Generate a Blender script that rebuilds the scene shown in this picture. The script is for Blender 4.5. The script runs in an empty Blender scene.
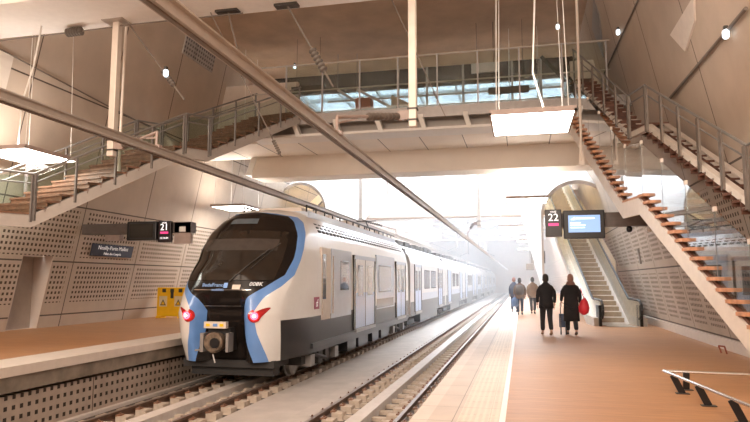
import bpy, bmesh, math, random
from mathutils import Vector, Matrix
import numpy as np
random.seed(7)
SC = bpy.context.scene
COL = SC.collection
PI = math.pi

# ---------------------------------------------------------------- camera, world, big lights, exposure
cam_d = bpy.data.cameras.new('camera'); cam = bpy.data.objects.new('camera', cam_d); COL.objects.link(cam)
cam_d.sensor_width = 36.0; cam_d.lens = 630.0 / 750 * 36; cam_d.clip_end = 500; cam_d.clip_start = 0.05
cam.location = (0, 0, 1.62)
cam.rotation_euler = (PI / 2 + 0.1106, 0, 0.2279)
SC.camera = cam

world = bpy.data.worlds.new('sky'); SC.world = world; world.use_nodes = True
bg = world.node_tree.nodes['Background']; bg.inputs[0].default_value = (0.86, 0.93, 1.0, 1); bg.inputs[1].default_value = 9.5

def area(name, loc, size, power, color, rot=(0, 0, 0)):
    d = bpy.data.lights.new(name, 'AREA'); d.shape = 'RECTANGLE'; d.size = size[0]; d.size_y = size[1]
    d.energy = power; d.color = color
    o = bpy.data.objects.new(name, d); COL.objects.link(o); o.location = loc; o.rotation_euler = rot
    return o
area('fill_light', (-4.5, 1.0, 10.9), (12, 12), 950, (1.0, 0.86, 0.72))  # added fill overhead, out of view; no fixture stands for it
area('fill_light', (-4.5, -9.0, 8.0), (12, 6), 2300, (1.0, 0.86, 0.72), (math.radians(78), 0, 0))  # added fill behind the camera, brightens surfaces that face the viewer
SC.view_settings.view_transform = 'Standard'; SC.view_settings.look = 'None'
SC.view_settings.exposure = 0.48; SC.view_settings.gamma = 1.0; SC.view_settings.use_curve_mapping = False
SC.cycles.max_bounces = 8; SC.cycles.transparent_max_bounces = 48; SC.cycles.volume_bounces = 1
SC.cycles.use_denoising = True; SC.cycles.sample_clamp_indirect = 6.0

# ---------------------------------------------------------------- materials
class Net:
    def __init__(s, mat):
        mat.use_nodes = True; s.t = mat.node_tree; s.n = s.t.nodes; s.l = s.t.links
        s.b = s.n.get('Principled BSDF')
    def new(s, k, **kw):
        x = s.n.new(k)
        for a, v in kw.items(): setattr(x, a, v)
        return x
    def link(s, a, b): s.l.new(a, b)
    def m(s, op, *args):
        x = s.new('ShaderNodeMath', operation=op)
        for i, a in enumerate(args):
            if isinstance(a, (int, float)): x.inputs[i].default_value = a
            else: s.link(a, x.inputs[i])
        return x.outputs[0]
    def coords(s):
        tc = s.new('ShaderNodeTexCoord'); sp = s.new('ShaderNodeSeparateXYZ'); s.link(tc.outputs['Object'], sp.inputs[0])
        s.obj = tc.outputs['Object']
        return sp.outputs
    def mix(s, f, a, b):
        x = s.new('ShaderNodeMix', data_type='RGBA')
        if isinstance(f, (int, float)): x.inputs[0].default_value = f
        else: s.link(f, x.inputs[0])
        for i, v in ((6, a), (7, b)):
            if isinstance(v, tuple): x.inputs[i].default_value = (*v, 1)
            else: s.link(v, x.inputs[i])
        return x.outputs[2]
    def noise(s, scale, detail=4, vec=None, stretch=None, rough=.55):
        x = s.new('ShaderNodeTexNoise'); x.inputs['Scale'].default_value = scale; x.inputs['Detail'].default_value = detail
        x.inputs['Roughness'].default_value = rough
        if not hasattr(s, 'obj'): s.coords()
        v = s.obj
        if stretch:
            mp = s.new('ShaderNodeMapping'); mp.inputs['Scale'].default_value = stretch; s.link(v, mp.inputs[0]); v = mp.outputs[0]
        s.link(v, x.inputs[0]); return x.outputs[0]
    def ramp(s, f, lo, hi):   # remap 0..1
        x = s.new('ShaderNodeMapRange'); x.inputs[1].default_value = lo; x.inputs[2].default_value = hi; s.link(f, x.inputs[0]); return x.outputs[0]
    def bump(s, h, strength=.3, dist=.01):
        x = s.new('ShaderNodeBump'); x.inputs['Strength'].default_value = strength; x.inputs['Distance'].default_value = dist
        s.link(h, x.inputs['Height']); s.link(x.outputs[0], s.b.inputs['Normal'])

def simple(name, col, rough=.5, metal=0.0, var=.12, scale=6.0, spec=None, coat=0):
    m = bpy.data.materials.new(name); n = Net(m)
    n.b.inputs['Roughness'].default_value = rough; n.b.inputs['Metallic'].default_value = metal
    if spec is not None: n.b.inputs['Specular IOR Level'].default_value = spec
    if coat: n.b.inputs['Coat Weight'].default_value = coat
    f = n.ramp(n.noise(scale), .3, .7)
    c = n.mix(f, tuple(v * (1 - var) for v in col), tuple(min(1, v * (1 + var)) for v in col))
    n.link(c, n.b.inputs['Base Color']); return m

def emissive(name, col, strength):
    m = bpy.data.materials.new(name); n = Net(m)
    n.b.inputs['Base Color'].default_value = (*[min(.8, c) for c in col], 1); n.b.inputs['Roughness'].default_value = .4
    n.b.inputs['Emission Color'].default_value = (*col, 1); n.b.inputs['Emission Strength'].default_value = strength
    return m

def glass_mat(name, tint, rough=.02, refl=1.0):
    m = bpy.data.materials.new(name); n = Net(m); n.n.remove(n.b)
    out = n.n['Material Output']
    tr = n.new('ShaderNodeBsdfTransparent'); tr.inputs[0].default_value = (*tint, 1)
    gl = n.new('ShaderNodeBsdfGlossy'); gl.inputs['Roughness'].default_value = rough
    lw = n.new('ShaderNodeLayerWeight'); lw.inputs[0].default_value = .5
    fr = n.m('MINIMUM', n.m('MULTIPLY', n.m('ADD', n.m('MULTIPLY', n.m('POWER', lw.outputs['Facing'], 5.0), .96), .04), refl), 1.0)
    mx = n.new('ShaderNodeMixShader'); n.link(fr, mx.inputs[0])
    n.link(tr.outputs[0], mx.inputs[1]); n.link(gl.outputs[0], mx.inputs[2]); n.link(mx.outputs[0], out.inputs[0]); return m

def wall_mat(name, col, y0, per, zperf, zseams, seam_w=.03, slot=False):
    """concrete panels: seams every per metres of y, square holes in the height ranges zperf"""
    m = bpy.data.materials.new(name); n = Net(m); x, y, z = n.coords()
    f = n.ramp(n.noise(1.3, 6), .3, .7); g = n.ramp(n.noise(.5, 5, stretch=(1, 1, .25)), .3, .72)
    c = n.mix(f, tuple(v * .90 for v in col), tuple(v * 1.06 for v in col))
    c = n.mix(n.m('MULTIPLY', g, .35), c, tuple(v * .74 for v in col))
    yy = n.m('SUBTRACT', y, y0)
    ph = n.m('MULTIPLY', n.m('FRACT', n.m('DIVIDE', yy, per)), per)       # 0..per
    P = .15
    zh = None
    for a, b in zperf:
        r = n.m('MULTIPLY', n.m('GREATER_THAN', z, a), n.m('LESS_THAN', z, b))
        zh = r if zh is None else n.m('MAXIMUM', zh, r)
    marg = n.m('MULTIPLY', n.m('GREATER_THAN', ph, .22), n.m('LESS_THAN', ph, per - .17))
    fy = n.m('FRACT', n.m('DIVIDE', n.m('SUBTRACT', ph, .2), P)); fz = n.m('FRACT', n.m('DIVIDE', z, P))
    if slot:   # holes grouped in short rows
        q = n.m('FRACT', n.m('DIVIDE', ph, per / 2)); marg = n.m('MULTIPLY', marg, n.m('LESS_THAN', n.m('ABSOLUTE', n.m('SUBTRACT', q, .5)), .43))
    def inr(v, lo, hi): return n.m('MULTIPLY', n.m('GREATER_THAN', v, lo), n.m('LESS_THAN', v, hi))
    hole = n.m('MULTIPLY', n.m('MULTIPLY', inr(fy, .26, .76), inr(fz, .26, .76)), n.m('MULTIPLY', marg, zh))
    seam = n.m('LESS_THAN', ph, seam_w)
    for s in zseams: seam = n.m('MAXIMUM', seam, n.m('LESS_THAN', n.m('ABSOLUTE', n.m('SUBTRACT', z, s)), seam_w * .6))
    c = n.mix(hole, c, (.075, .045, .03)); c = n.mix(seam, c, (.10, .075, .06))
    n.link(c, n.b.inputs['Base Color']); n.b.inputs['Roughness'].default_value = .75
    n.bump(n.m('SUBTRACT', 1.0, n.m('MAXIMUM', hole, seam)), .5, .03)
    return m

M = {}
M['wall'] = wall_mat('concrete_wall', (.55, .45, .365), 16.65, 3.13, [(.98, 2.08), (2.33, 3.72)], [2.19, 3.83, 6.9, .62], .035)
M['wall_r'] = wall_mat('concrete_wall_right', (.50, .405, .325), 16.3, 3.1, [(.5, 1.88), (2.25, 3.65)], [2.04, 3.85, .3], .035, slot=True)
M['wall_b'] = simple('concrete_plain', (.55, .45, .38), .8, var=.1, scale=1)
M['ceiling'] = simple('concrete_ceiling', (.55, .385, .265), .8, var=.16, scale=.8)
M['beam'] = simple('pale_plaster', (.86, .79, .71), .7, var=.04, scale=1)
M['white_paint'] = simple('white_paint', (.82, .80, .77), .6, var=.03)
M['steel'] = simple('beige_steel', (.42, .37, .33), .4, metal=.25, var=.06)
M['steel_grey'] = simple('grey_steel', (.36, .34, .33), .4, metal=.5, var=.08)
M['post'] = simple('grey_post', (.22, .20, .19), .45, metal=.4)
M['pale'] = simple('pale_metal', (.70, .62, .55), .45, metal=.1, var=.05)
M['dark'] = simple('dark_metal', (.06, .055, .05), .5, metal=.3)
M['black'] = simple('black_plastic', (.012, .012, .014), .3)
M['cable'] = simple('cable_grey', (.16, .13, .11), .5)
M['cable_white'] = simple('cable_white', (.8, .78, .75), .5)
M['insul'] = simple('insulator_brown', (.12, .10, .085), .45)
M['treadwood'] = simple('tread_wood', (.19, .095, .058), .55, var=.35, scale=9)
M['stringer_grey'] = simple('stringer_grey', (.48, .44, .41), .4, metal=.2, var=.05)
M['railgrey'] = simple('balustrade_rail', (.24, .23, .22), .45, metal=.3)
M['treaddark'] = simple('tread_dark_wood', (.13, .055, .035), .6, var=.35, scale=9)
M['post_wide'] = simple('bronze_post', (.20, .165, .14), .5, metal=.3)
M['glass'] = glass_mat('balustrade_glass', (.90, .95, .93), refl=1.0)
M['glass_stair'] = glass_mat('stair_glass', (.86, .92, .93), refl=5.0)
M['roofglass'] = glass_mat('roof_glass', (.97, .98, 1.0))
M['lamp'] = emissive('lamp_diffuser', (1.0, .94, .87), 14.0)
M['lampfar'] = M['lamp']
M['added_uplight'] = emissive('added_uplight_glow', (1.0, .90, .80), 15.0)  # glow for the plates added on top of the light panels
M['lampframe'] = simple('lamp_frame', (.35, .27, .24), .5)
M['tubelight'] = emissive('tube_light', (1.0, .93, .75), 22.0)
M['chrome'] = simple('chrome', (.7, .68, .66), .2, metal=.9, var=.03)
M['t_white'] = simple('train_white', (.78, .76, .74), .28, var=.02, coat=.5)
M['t_grey'] = simple('train_light_grey', (.50, .56, .66), .3, var=.03, coat=.4)
M['t_blue'] = simple('train_blue', (.14, .30, .66), .28, var=.03, coat=.5)
M['t_lblue'] = simple('train_door_blue', (.50, .62, .85), .3, var=.03, coat=.4)
M['t_black'] = simple('train_black', (.012, .009, .008), .22, var=.1, coat=.1, spec=.35)
M['t_glass'] = simple('windscreen_glass', (.024, .018, .014), .10, var=.1, spec=.5)
M['t_win'] = simple('window_glass', (.10, .13, .16), .06, coat=1)
M['t_skirt'] = simple('train_dark_skirt', (.018, .019, .023), .30, coat=.4)
M['under'] = simple('underframe', (.035, .033, .033), .6, metal=.2)
M['red'] = simple('red_lens', (.35, .01, .015), .15, coat=1)
M['redlamp'] = emissive('tail_lamp', (1.0, .03, .05), 9.0)
M['redcore'] = emissive('tail_lamp_core', (1.0, .45, .40), 14.0)
M['rail_top'] = simple('worn_rail_steel', (.34, .28, .25), .45, metal=.7)
M['rail_rust'] = simple('rusty_rail', (.13, .075, .05), .6, var=.3)
M['sleeper'] = simple('sleeper_concrete', (.46, .38, .31), .8, var=.2)
M['clip'] = simple('rail_clip', (.20, .10, .06), .5, var=.3)
M['slabdark'] = simple('stained_slab', (.085, .07, .06), .8, var=.35, scale=3)
M['slab'] = simple('track_concrete', (.50, .45, .41), .75, var=.10, scale=2)
M['walk'] = simple('centre_strip', (.62, .56, .52), .6, var=.06)
M['yellow'] = simple('yellow_plastic', (.95, .56, .01), .4, var=.04)
M['signblue'] = simple('sign_navy', (.035, .045, .085), .4)
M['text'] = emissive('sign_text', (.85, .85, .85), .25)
M['screen'] = emissive('screen_blue', (.25, .42, .75), .62)
M['screen_light'] = emissive('screen_white', (.85, .93, 1.0), 1.0)
M['digit'] = emissive('display_digit', (1, .95, .95), .9)
M['magenta'] = emissive('display_magenta', (.7, .05, .22), .7)
M['skin'] = simple('skin', (.45, .27, .20), .5)
M['cream'] = simple('cream_lining', (.80, .68, .44), .45, var=.08, scale=1.5)
M['escal_steel'] = simple('escalator_steel', (.55, .52, .47), .3, metal=.5)
M['escal_step'] = simple('escalator_step', (.46, .38, .29), .5, metal=.3)
M['balus'] = simple('cream_steel_panel', (.58, .52, .42), .3, metal=.4)
M['rubber'] = simple('handrail_rubber', (.03, .03, .03), .4)
M['wood_sign'] = simple('brown_red', (.30, .09, .05), .5)

def tile_mat(name, col, px, py, var=.08, joint=(.30, .24, .19), jw=.012, studs=None):
    m = bpy.data.materials.new(name); n = Net(m); x, y, z = n.coords()
    f = n.ramp(n.noise(2.0, 6), .3, .7); c = n.mix(f, tuple(v * (1 - var) for v in col), tuple(v * (1 + var) for v in col))
    j = None
    for a, p in ((x, px), (y, py)):
        if p:
            t = n.m('LESS_THAN', n.m('MULTIPLY', n.m('FRACT', n.m('DIVIDE', a, p)), p), jw); j = t if j is None else n.m('MAXIMUM', j, t)
    c = n.mix(j, c, joint)
    if studs:
        s = studs; dx = n.m('SUBTRACT', n.m('FRACT', n.m('DIVIDE', x, s)), .5); dy = n.m('SUBTRACT', n.m('FRACT', n.m('DIVIDE', y, s)), .5)
        r = n.m('SQRT', n.m('ADD', n.m('MULTIPLY', dx, dx), n.m('MULTIPLY', dy, dy))); st = n.m('LESS_THAN', r, .3)
        c = n.mix(st, c, tuple(min(1, v * 1.22) for v in col)); n.bump(st, .6, .006)
    n.link(c, n.b.inputs['Base Color']); n.b.inputs['Roughness'].default_value = .55; return m
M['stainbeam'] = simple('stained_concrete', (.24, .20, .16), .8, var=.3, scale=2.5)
M['tile'] = tile_mat('beige_tile', (.60, .50, .42), .42, .84)
M['tile_edge'] = tile_mat('edge_tile', (.68, .58, .50), 0, .84)
M['tactile'] = tile_mat('tactile_tile', (.66, .56, .46), .42, .42, studs=.075)
M['whiteline'] = simple('white_line', (.85, .83, .80), .5, var=.03)

def wood_mat(name, col):
    m = bpy.data.materials.new(name); n = Net(m); x, y, z = n.coords()
    f = n.ramp(n.noise(1.0, 8, stretch=(1.6, 14, 1), rough=.7), .3, .7)
    big = n.ramp(n.noise(.35, 4), .3, .7)
    pl = n.m('FRACT', n.m('DIVIDE', y, .14)); joint = n.m('LESS_THAN', pl, .06)
    pid = n.m('FLOOR', n.m('DIVIDE', y, .14)); wn = n.new('ShaderNodeTexWhiteNoise', noise_dimensions='1D'); n.link(pid, wn.inputs['W'])
    c = n.mix(f, tuple(v * .78 for v in col), tuple(v * 1.18 for v in col))
    c = n.mix(n.m('MULTIPLY', wn.outputs[0], .22), c, tuple(v * .6 for v in col))
    c = n.mix(n.m('MULTIPLY', big, .25), c, tuple(v * 1.4 for v in col))
    c = n.mix(n.m('MULTIPLY', joint, .35), c, tuple(v * .4 for v in col))
    n.link(c, n.b.inputs['Base Color']); n.b.inputs['Roughness'].default_value = .48
    n.bump(f, .15, .004); return m
M['floorwood'] = wood_mat('deck_wood', (.43, .215, .095))

def perf_metal(name, col, P, lo, hi, dark=(.03, .02, .015), plane='yz'):
    m = bpy.data.materials.new(name); n = Net(m); x, y, z = n.coords(); a, b = {'yz': (y, z), 'xz': (x, z), 'xy': (x, y)}[plane]
    def inr(v, lo, hi): return n.m('MULTIPLY', n.m('GREATER_THAN', v, lo), n.m('LESS_THAN', v, hi))
    h = n.m('MULTIPLY', inr(n.m('FRACT', n.m('DIVIDE', a, P)), lo, hi), inr(n.m('FRACT', n.m('DIVIDE', b, P)), lo, hi))
    seam = n.m('LESS_THAN', n.m('MULTIPLY', n.m('FRACT', n.m('DIVIDE', a, P * 16)), P * 16), P * .16)
    f = n.ramp(n.noise(3), .3, .7); c = n.mix(f, tuple(v * .85 for v in col), tuple(v * 1.1 for v in col))
    c = n.mix(h, c, dark); c = n.mix(seam, c, (.12, .09, .07))
    n.link(c, n.b.inputs['Base Color']); n.b.inputs['Roughness'].default_value = .7; n.bump(n.m('SUBTRACT', 1.0, h), .5, .02); return m
M['platface'] = perf_metal('perforated_platform_face', (.44, .36, .30), .17, .3, .72)
M['grille'] = perf_metal('vent_grille', (.42, .38, .35), .16, .3, .8, dark=(.12, .10, .10))

# ---------------------------------------------------------------- mesh helpers
class MB:
    def __init__(s): s.v = []; s.f = []
    def add(s, vs, fs):
        o = len(s.v); s.v += [tuple(map(float, v)) for v in vs]; s.f += [tuple(i + o for i in f) for f in fs]; return s
    def box(s, x0, x1, y0, y1, z0, z1):
        return s.add([(x0, y0, z0), (x1, y0, z0), (x1, y1, z0), (x0, y1, z0), (x0, y0, z1), (x1, y0, z1), (x1, y1, z1), (x0, y1, z1)],
                     [(0, 3, 2, 1), (4, 5, 6, 7), (0, 1, 5, 4), (1, 2, 6, 5), (2, 3, 7, 6), (3, 0, 4, 7)])
    def bar(s, p, q, w, h, up=(0, 0, 1)):
        p = Vector(p); q = Vector(q); d = (q - p).normalized(); u = Vector(up)
        r = d.cross(u)
        if r.length < 1e-4: r = d.cross(Vector((1, 0, 0)))
        r.normalize(); u = r.cross(d).normalized(); vs = []
        for c in (p, q):
            for a, b in ((-1, -1), (1, -1), (1, 1), (-1, 1)): vs.append(c + r * a * w / 2 + u * b * h / 2)
        return s.add(vs, [(0, 3, 2, 1), (4, 5, 6, 7), (0, 1, 5, 4), (1, 2, 6, 5), (2, 3, 7, 6), (3, 0, 4, 7)])
    def tube(s, p, q, r, r2=None, n=8, cap=True):
        p = Vector(p); q = Vector(q); d = (q - p).normalized(); a = d.orthogonal().normalized(); b = d.cross(a); r2 = r if r2 is None else r2
        vs = []
        for c, rr in ((p, r), (q, r2)):
            for i in range(n): t = 2 * PI * i / n; vs.append(c + (a * math.cos(t) + b * math.sin(t)) * rr)
        fs = [(i, (i + 1) % n, n + (i + 1) % n, n + i) for i in range(n)]
        if cap: fs += [tuple(range(n - 1, -1, -1)), tuple(range(n, 2 * n))]
        return s.add(vs, fs)
    def path(s, pts, r, n=8):
        for a, b in zip(pts[:-1], pts[1:]): s.tube(a, b, r, n=n)
        return s
    def prism(s, poly, ext):
        """closed polygon of 3d points extruded by ext"""
        n = len(poly); e = Vector(ext); vs = [Vector(p) for p in poly] + [Vector(p) + e for p in poly]
        return s.add(vs, [tuple(range(n - 1, -1, -1)), tuple(range(n, 2 * n))] + [(i, (i + 1) % n, n + (i + 1) % n, n + i) for i in range(n)])
    def lathe(s, p, q, prof, n=12):
        """prof: list of (t 0..1 along pq, radius)"""
        p = Vector(p); q = Vector(q); d = (q - p); a = d.normalized().orthogonal().normalized(); b = d.normalized().cross(a); vs = []
        for t, r in prof:
            for i in range(n): th = 2 * PI * i / n; vs.append(p + d * t + (a * math.cos(th) + b * math.sin(th)) * r)
        fs = []
        for k in range(len(prof) - 1):
            for i in range(n): fs.append((k * n + i, k * n + (i + 1) % n, (k + 1) * n + (i + 1) % n, (k + 1) * n + i))
        fs += [tuple(range(n - 1, -1, -1)), tuple(range((len(prof) - 1) * n, len(prof) * n))]
        return s.add(vs, fs)
    def grid(s, rows):
        n = len(rows[0]); o = [p for r in rows for p in r]
        return s.add(o, [(k * n + i, k * n + i + 1, (k + 1) * n + i + 1, (k + 1) * n + i) for k in range(len(rows) - 1) for i in range(n - 1)])
    def build(s, name, mat, parent=None, smooth=False, loc=None):
        me = bpy.data.meshes.new(name); me.from_pydata(s.v, [], s.f); me.validate(); me.update()
        bm = bmesh.new(); bm.from_mesh(me); bmesh.ops.remove_doubles(bm, verts=bm.verts, dist=1e-5)
        bmesh.ops.recalc_face_normals(bm, faces=bm.faces); bm.to_mesh(me); bm.free()
        if smooth:
            for p in me.polygons: p.use_smooth = True
        me.materials.append(M[mat] if isinstance(mat, str) else mat)
        o = bpy.data.objects.new(name, me); COL.objects.link(o)
        if parent is not None:
            o.parent = parent
            if loc is None: o.matrix_parent_inverse = Matrix.Translation(parent.location).inverted() if parent.type == 'EMPTY' and parent.parent is None else Matrix()
        return o
def structure(name, mb, mat, parent=None):
    o = mb.build(name, mat, parent)
    if parent is None: o['kind'] = 'structure'
    return o
def tag(o, label, cat, group=None, kind=None):
    o['label'] = label; o['category'] = cat
    if group: o['group'] = group
    if kind: o['kind'] = kind
    return o
def thing(name, label, cat, loc=(0, 0, 0), group=None):
    o = bpy.data.objects.new(name, None); COL.objects.link(o); o.location = loc; o.empty_display_size = .1
    return tag(o, label, cat, group)
def bevel(o, w=.01, seg=2):
    m = o.modifiers.new('bevel', 'BEVEL'); m.width = w; m.segments = seg; m.limit_method = 'ANGLE'; return o
def copy_tree(o, parent=None, dz=None):
    c = o.copy(); COL.objects.link(c)
    if parent is not None: c.parent = parent
    for ch in list(o.children): copy_tree(ch, c)
    return c
_fontcache = {}
def text_obj(name, body, size, mat, parent, origin, right, up, align='CENTER', depth=.003):
    """lettering as a mesh; origin = centre of the line, right / up = directions"""
    cu = bpy.data.curves.new(name, 'FONT'); cu.body = body; cu.size = size; cu.align_x = align; cu.align_y = 'CENTER'; cu.extrude = depth
    cu.resolution_u = 2
    t = bpy.data.objects.new(name, cu); COL.objects.link(t)
    dg = bpy.context.evaluated_depsgraph_get(); me = bpy.data.meshes.new_from_object(t.evaluated_get(dg)); bpy.data.objects.remove(t)
    r = Vector(right).normalized(); u = Vector(up).normalized(); nn = r.cross(u)
    mat4 = Matrix(((r.x, u.x, nn.x, origin[0]), (r.y, u.y, nn.y, origin[1]), (r.z, u.z, nn.z, origin[2]), (0, 0, 0, 1)))
    me.transform(mat4); me.materials.clear(); me.materials.append(M[mat])
    o = bpy.data.objects.new(name, me); COL.objects.link(o); o.parent = parent
    if parent.type == 'EMPTY' and parent.parent is None: o.matrix_parent_inverse = Matrix.Translation(parent.location).inverted()
    return o

Y_FAR = 135.0
Y_BACK = -14.0
LEAN = .212
def wl(z): return -13.7 + LEAN * (z - .26)      # inner face of the left wall at height z
def wr(z): return 4.75 - LEAN * z               # inner face of the right wall
CEIL = 11.1

# ---------------------------------------------------------------- structure
b = MB()
b.box(-8.6, -.6, Y_BACK, Y_FAR, -1.4, -.92)
structure('floor_trackbed', b, 'slabdark')
b = MB(); b.box(-5.42, -4.02, Y_BACK, Y_FAR, -.92, -.875); b.box(-4.02, -3.66, Y_BACK, Y_FAR, -.92, -.765)
structure('floor_between_tracks', b, 'slab')
# right platform
b = MB(); b.box(-.30 + .07, 4.9, Y_BACK, Y_FAR, -1.4, 0)
structure('floor_right_platform', b, 'floorwood')
b = MB(); b.box(-.30, -.23, Y_BACK, Y_FAR, -1.0, .002); structure('trim_1', b, 'whiteline')
b = MB(); b.box(-.78, -.30, Y_BACK, Y_FAR, -1.4, 0); structure('trim_2', b, 'tactile')
b = MB(); b.box(-1.12, -.78, Y_BACK, Y_FAR, -1.4, 0); structure('trim_3', b, 'tile')
b = MB(); b.box(-1.32, -1.12, Y_BACK, Y_FAR, -.12, 0); b.box(-1.22, -1.12, Y_BACK, Y_FAR, -.95, -.12); structure('trim_4', b, 'tile_edge')
# left platform
LZ = .26
b = MB(); b.box(-13.9, -8.85, Y_BACK, Y_FAR, -1.4, LZ); structure('floor_left_platform', b, 'floorwood')
b = MB(); b.box(-8.85, -7.98, Y_BACK, Y_FAR, LZ - .16, LZ); structure('trim_5', b, 'pale')
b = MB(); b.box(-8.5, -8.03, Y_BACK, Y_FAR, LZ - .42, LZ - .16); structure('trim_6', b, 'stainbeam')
b = MB(); b.box(-8.6, -8.10, Y_BACK, Y_FAR, -1.0, LZ - .48); structure('wall_left_platform_face', b, 'platface')
b = MB(); b.box(-8.10, -7.98, Y_BACK, Y_FAR, -.92, -.86); structure('trim_7', b, 'walk')
# left wall with the doorway
def wall_quad(b, y0, y1, z0, z1, fn, side):
    t = .3 * side
    b.add([(fn(z0), y0, z0), (fn(z0), y1, z0), (fn(z1), y1, z1), (fn(z1), y0, z1),
           (fn(z0) + t, y0, z0), (fn(z0) + t, y1, z0), (fn(z1) + t, y1, z1), (fn(z1) + t, y0, z1)],
          [(0, 1, 2, 3), (7, 6, 5, 4), (0, 4, 5, 1), (3, 2, 6, 7), (0, 3, 7, 4), (1, 5, 6, 2)])
DY0, DY1, DZ = 14.62, 15.78, 2.34
b = MB(); wall_quad(b, Y_BACK, DY0, -.2, CEIL + .3, wl, -1); wall_quad(b, DY1, Y_FAR, -.2, CEIL + .3, wl, -1); wall_quad(b, DY0, DY1, DZ, CEIL + .3, wl, -1)
structure('wall_left', b, 'wall')
b = MB(); b.box(-14.8, -14.7, DY0 - .3, DY1 + .3, -.2, 2.8); b.box(-14.7, -13.75, DY0 - .1, DY0 + .01, -.2, 2.6); b.box(-14.7, -13.75, DY1 - .01, DY1 + .1, -.2, 2.6); b.box(-14.7, -13.6, DY0, DY1, DZ - .01, DZ + .1)
structure('wall_door_recess', b, 'wall_b')
b = MB()
for ya, yb_ in ((DY0, DY0 + .014), (DY1 - .014, DY1)):
    b.prism([(wl(-.2) - .5, ya, -.2), (wl(-.2) + .003, ya, -.2), (wl(DZ) + .003, ya, DZ), (wl(DZ) - .5, ya, DZ)], (0, yb_ - ya, 0))
structure('trim_10', b, 'wall_b')
dr = MB().box(-13.98, -13.92, DY0 + .02, DY1 - .02, LZ, DZ).build('door_1', 'steel'); dr['kind'] = 'structure'
MB().box(-13.92, -13.86, DY0 + .12, DY0 + .26, 1.22, 1.27).build('door_handle', 'chrome', dr)
b = MB(); wall_quad(b, Y_BACK, Y_FAR, -.2, CEIL + .3, wr, 1); structure('wall_right', b, 'wall_r')
b = MB(); b.add([(4.80, 8, 0), (4.66, 8, 0), (4.62, 8, .26), (4.80, 8, .26), (4.80, Y_FAR, 0), (4.66, Y_FAR, 0), (4.62, Y_FAR, .26), (4.80, Y_FAR, .26)],
                [(0, 1, 2, 3), (7, 6, 5, 4), (0, 4, 5, 1), (1, 5, 6, 2), (2, 6, 7, 3), (3, 7, 4, 0)])
structure('baseboard_right', b, 'pale')
b = MB(); b.box(-16, 7, Y_BACK - .3, Y_BACK, -1.4, CEIL + .3); structure('wall_back', b, 'wall_b')
b = MB(); b.box(-16, 7, Y_FAR, Y_FAR + .3, -1.4, CEIL + .3); structure('wall_far', b, 'wall_b')
b = MB(); b.box(-12.2, 3.4, Y_BACK, 30, CEIL, CEIL + .3); structure('ceiling', b, 'ceiling')
# far hall: a glazed roof between concrete cross beams
for k, y in enumerate((44.0, 58.0, 72.0)):
    b = MB(); b.box(-12.2, 3.4, y, y + 1.0, CEIL - .4, CEIL + .3); structure('ceiling_beam_%d' % (k + 1), b, 'beam')
b = MB(); b.box(-12.2, 3.4, 80, Y_FAR, CEIL, CEIL + .3); structure('ceiling_far_tunnel', b, 'wall_b')
b = MB(); b.box(-12.2, 3.4, 30, 80, CEIL + .25, CEIL + .28); g = structure('window_1', b, 'roofglass')
fr = MB()
for y in np.arange(31.5, 80, 2.4): fr.box(-12.2, 3.4, y, y + .08, CEIL + .05, CEIL + .25)
for x in np.arange(-11, 3.4, 2.0): fr.box(x, x + .08, 30, 80, CEIL + .05, CEIL + .25)
fr.build('window_frame', 'white_paint', g)
# deep transfer beam over the tracks and the concourse slab it carries
b = MB(); b.box(-10.35, 4.0, 23.0, 24.2, 5.68, 6.66); structure('wall_transfer_beam', b, 'beam')
b = MB(); b.box(-12.5, 4.0, 20.6, 23.25, 6.50, 6.60); structure('ceiling_soffit', b, 'beam')
b = MB(); b.box(-12.5, 4.0, 23.0, 23.12, 6.66, 6.70)
for x in np.arange(-12, 4, 1.45): b.box(x, x + .025, 20.6, 23.0, 6.492, 6.5)
structure('trim_8', b, 'cable')
b = MB(); b.prism([(-10.62, 22.95, 5.8), (-10.38, 22.95, 5.8), (-9.98, 22.95, 6.95), (-10.22, 22.95, 6.95)], (0, .6, 0)); structure('trim_9', b, 'white_paint')
# second beam across the far hall
b = MB(); b.box(-9.8, 4.0, 38.0, 39.0, 5.5, 6.9); structure('wall_far_beam', b, 'wall_b')
# cross beam above the near tracks
b = MB(); b.box(-12.4, 3.6, 10.45, 12.02, 7.33, 8.1); structure('ceiling_cross_beam', b, 'white_paint')
# dark skirting line and upper mezzanine wall
b = MB(); b.box(-12.6, -8.6, 23.3, 23.5, 6.66, 9.6); structure('wall_mezzanine_left', b, 'wall_b')
b = MB(); b.box(1.9, 3.4, 23.3, 23.5, 6.66, 9.6); structure('wall_mezzanine_right', b, 'wall_b')
#@@HAZE
def haze():
    m = bpy.data.materials.new('haze'); m.use_nodes = True; t = m.node_tree; t.nodes.remove(t.nodes['Principled BSDF'])
    v = t.nodes.new('ShaderNodeVolumePrincipled'); v.inputs['Density'].default_value = .0095; v.inputs['Color'].default_value = (.97, .98, 1, 1)
    v.inputs['Anisotropy'].default_value = .2
    t.links.new(v.outputs[0], t.nodes['Material Output'].inputs['Volume'])
    b = MB(); b.box(-13.4, 4.6, 24.3, 134.9, -.9, 11.0)
    o = b.build('haze', m); tag(o, 'pale bright haze filling the far end of the train hall', 'haze', kind='stuff')
    o.visible_shadow = True
haze()

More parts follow.
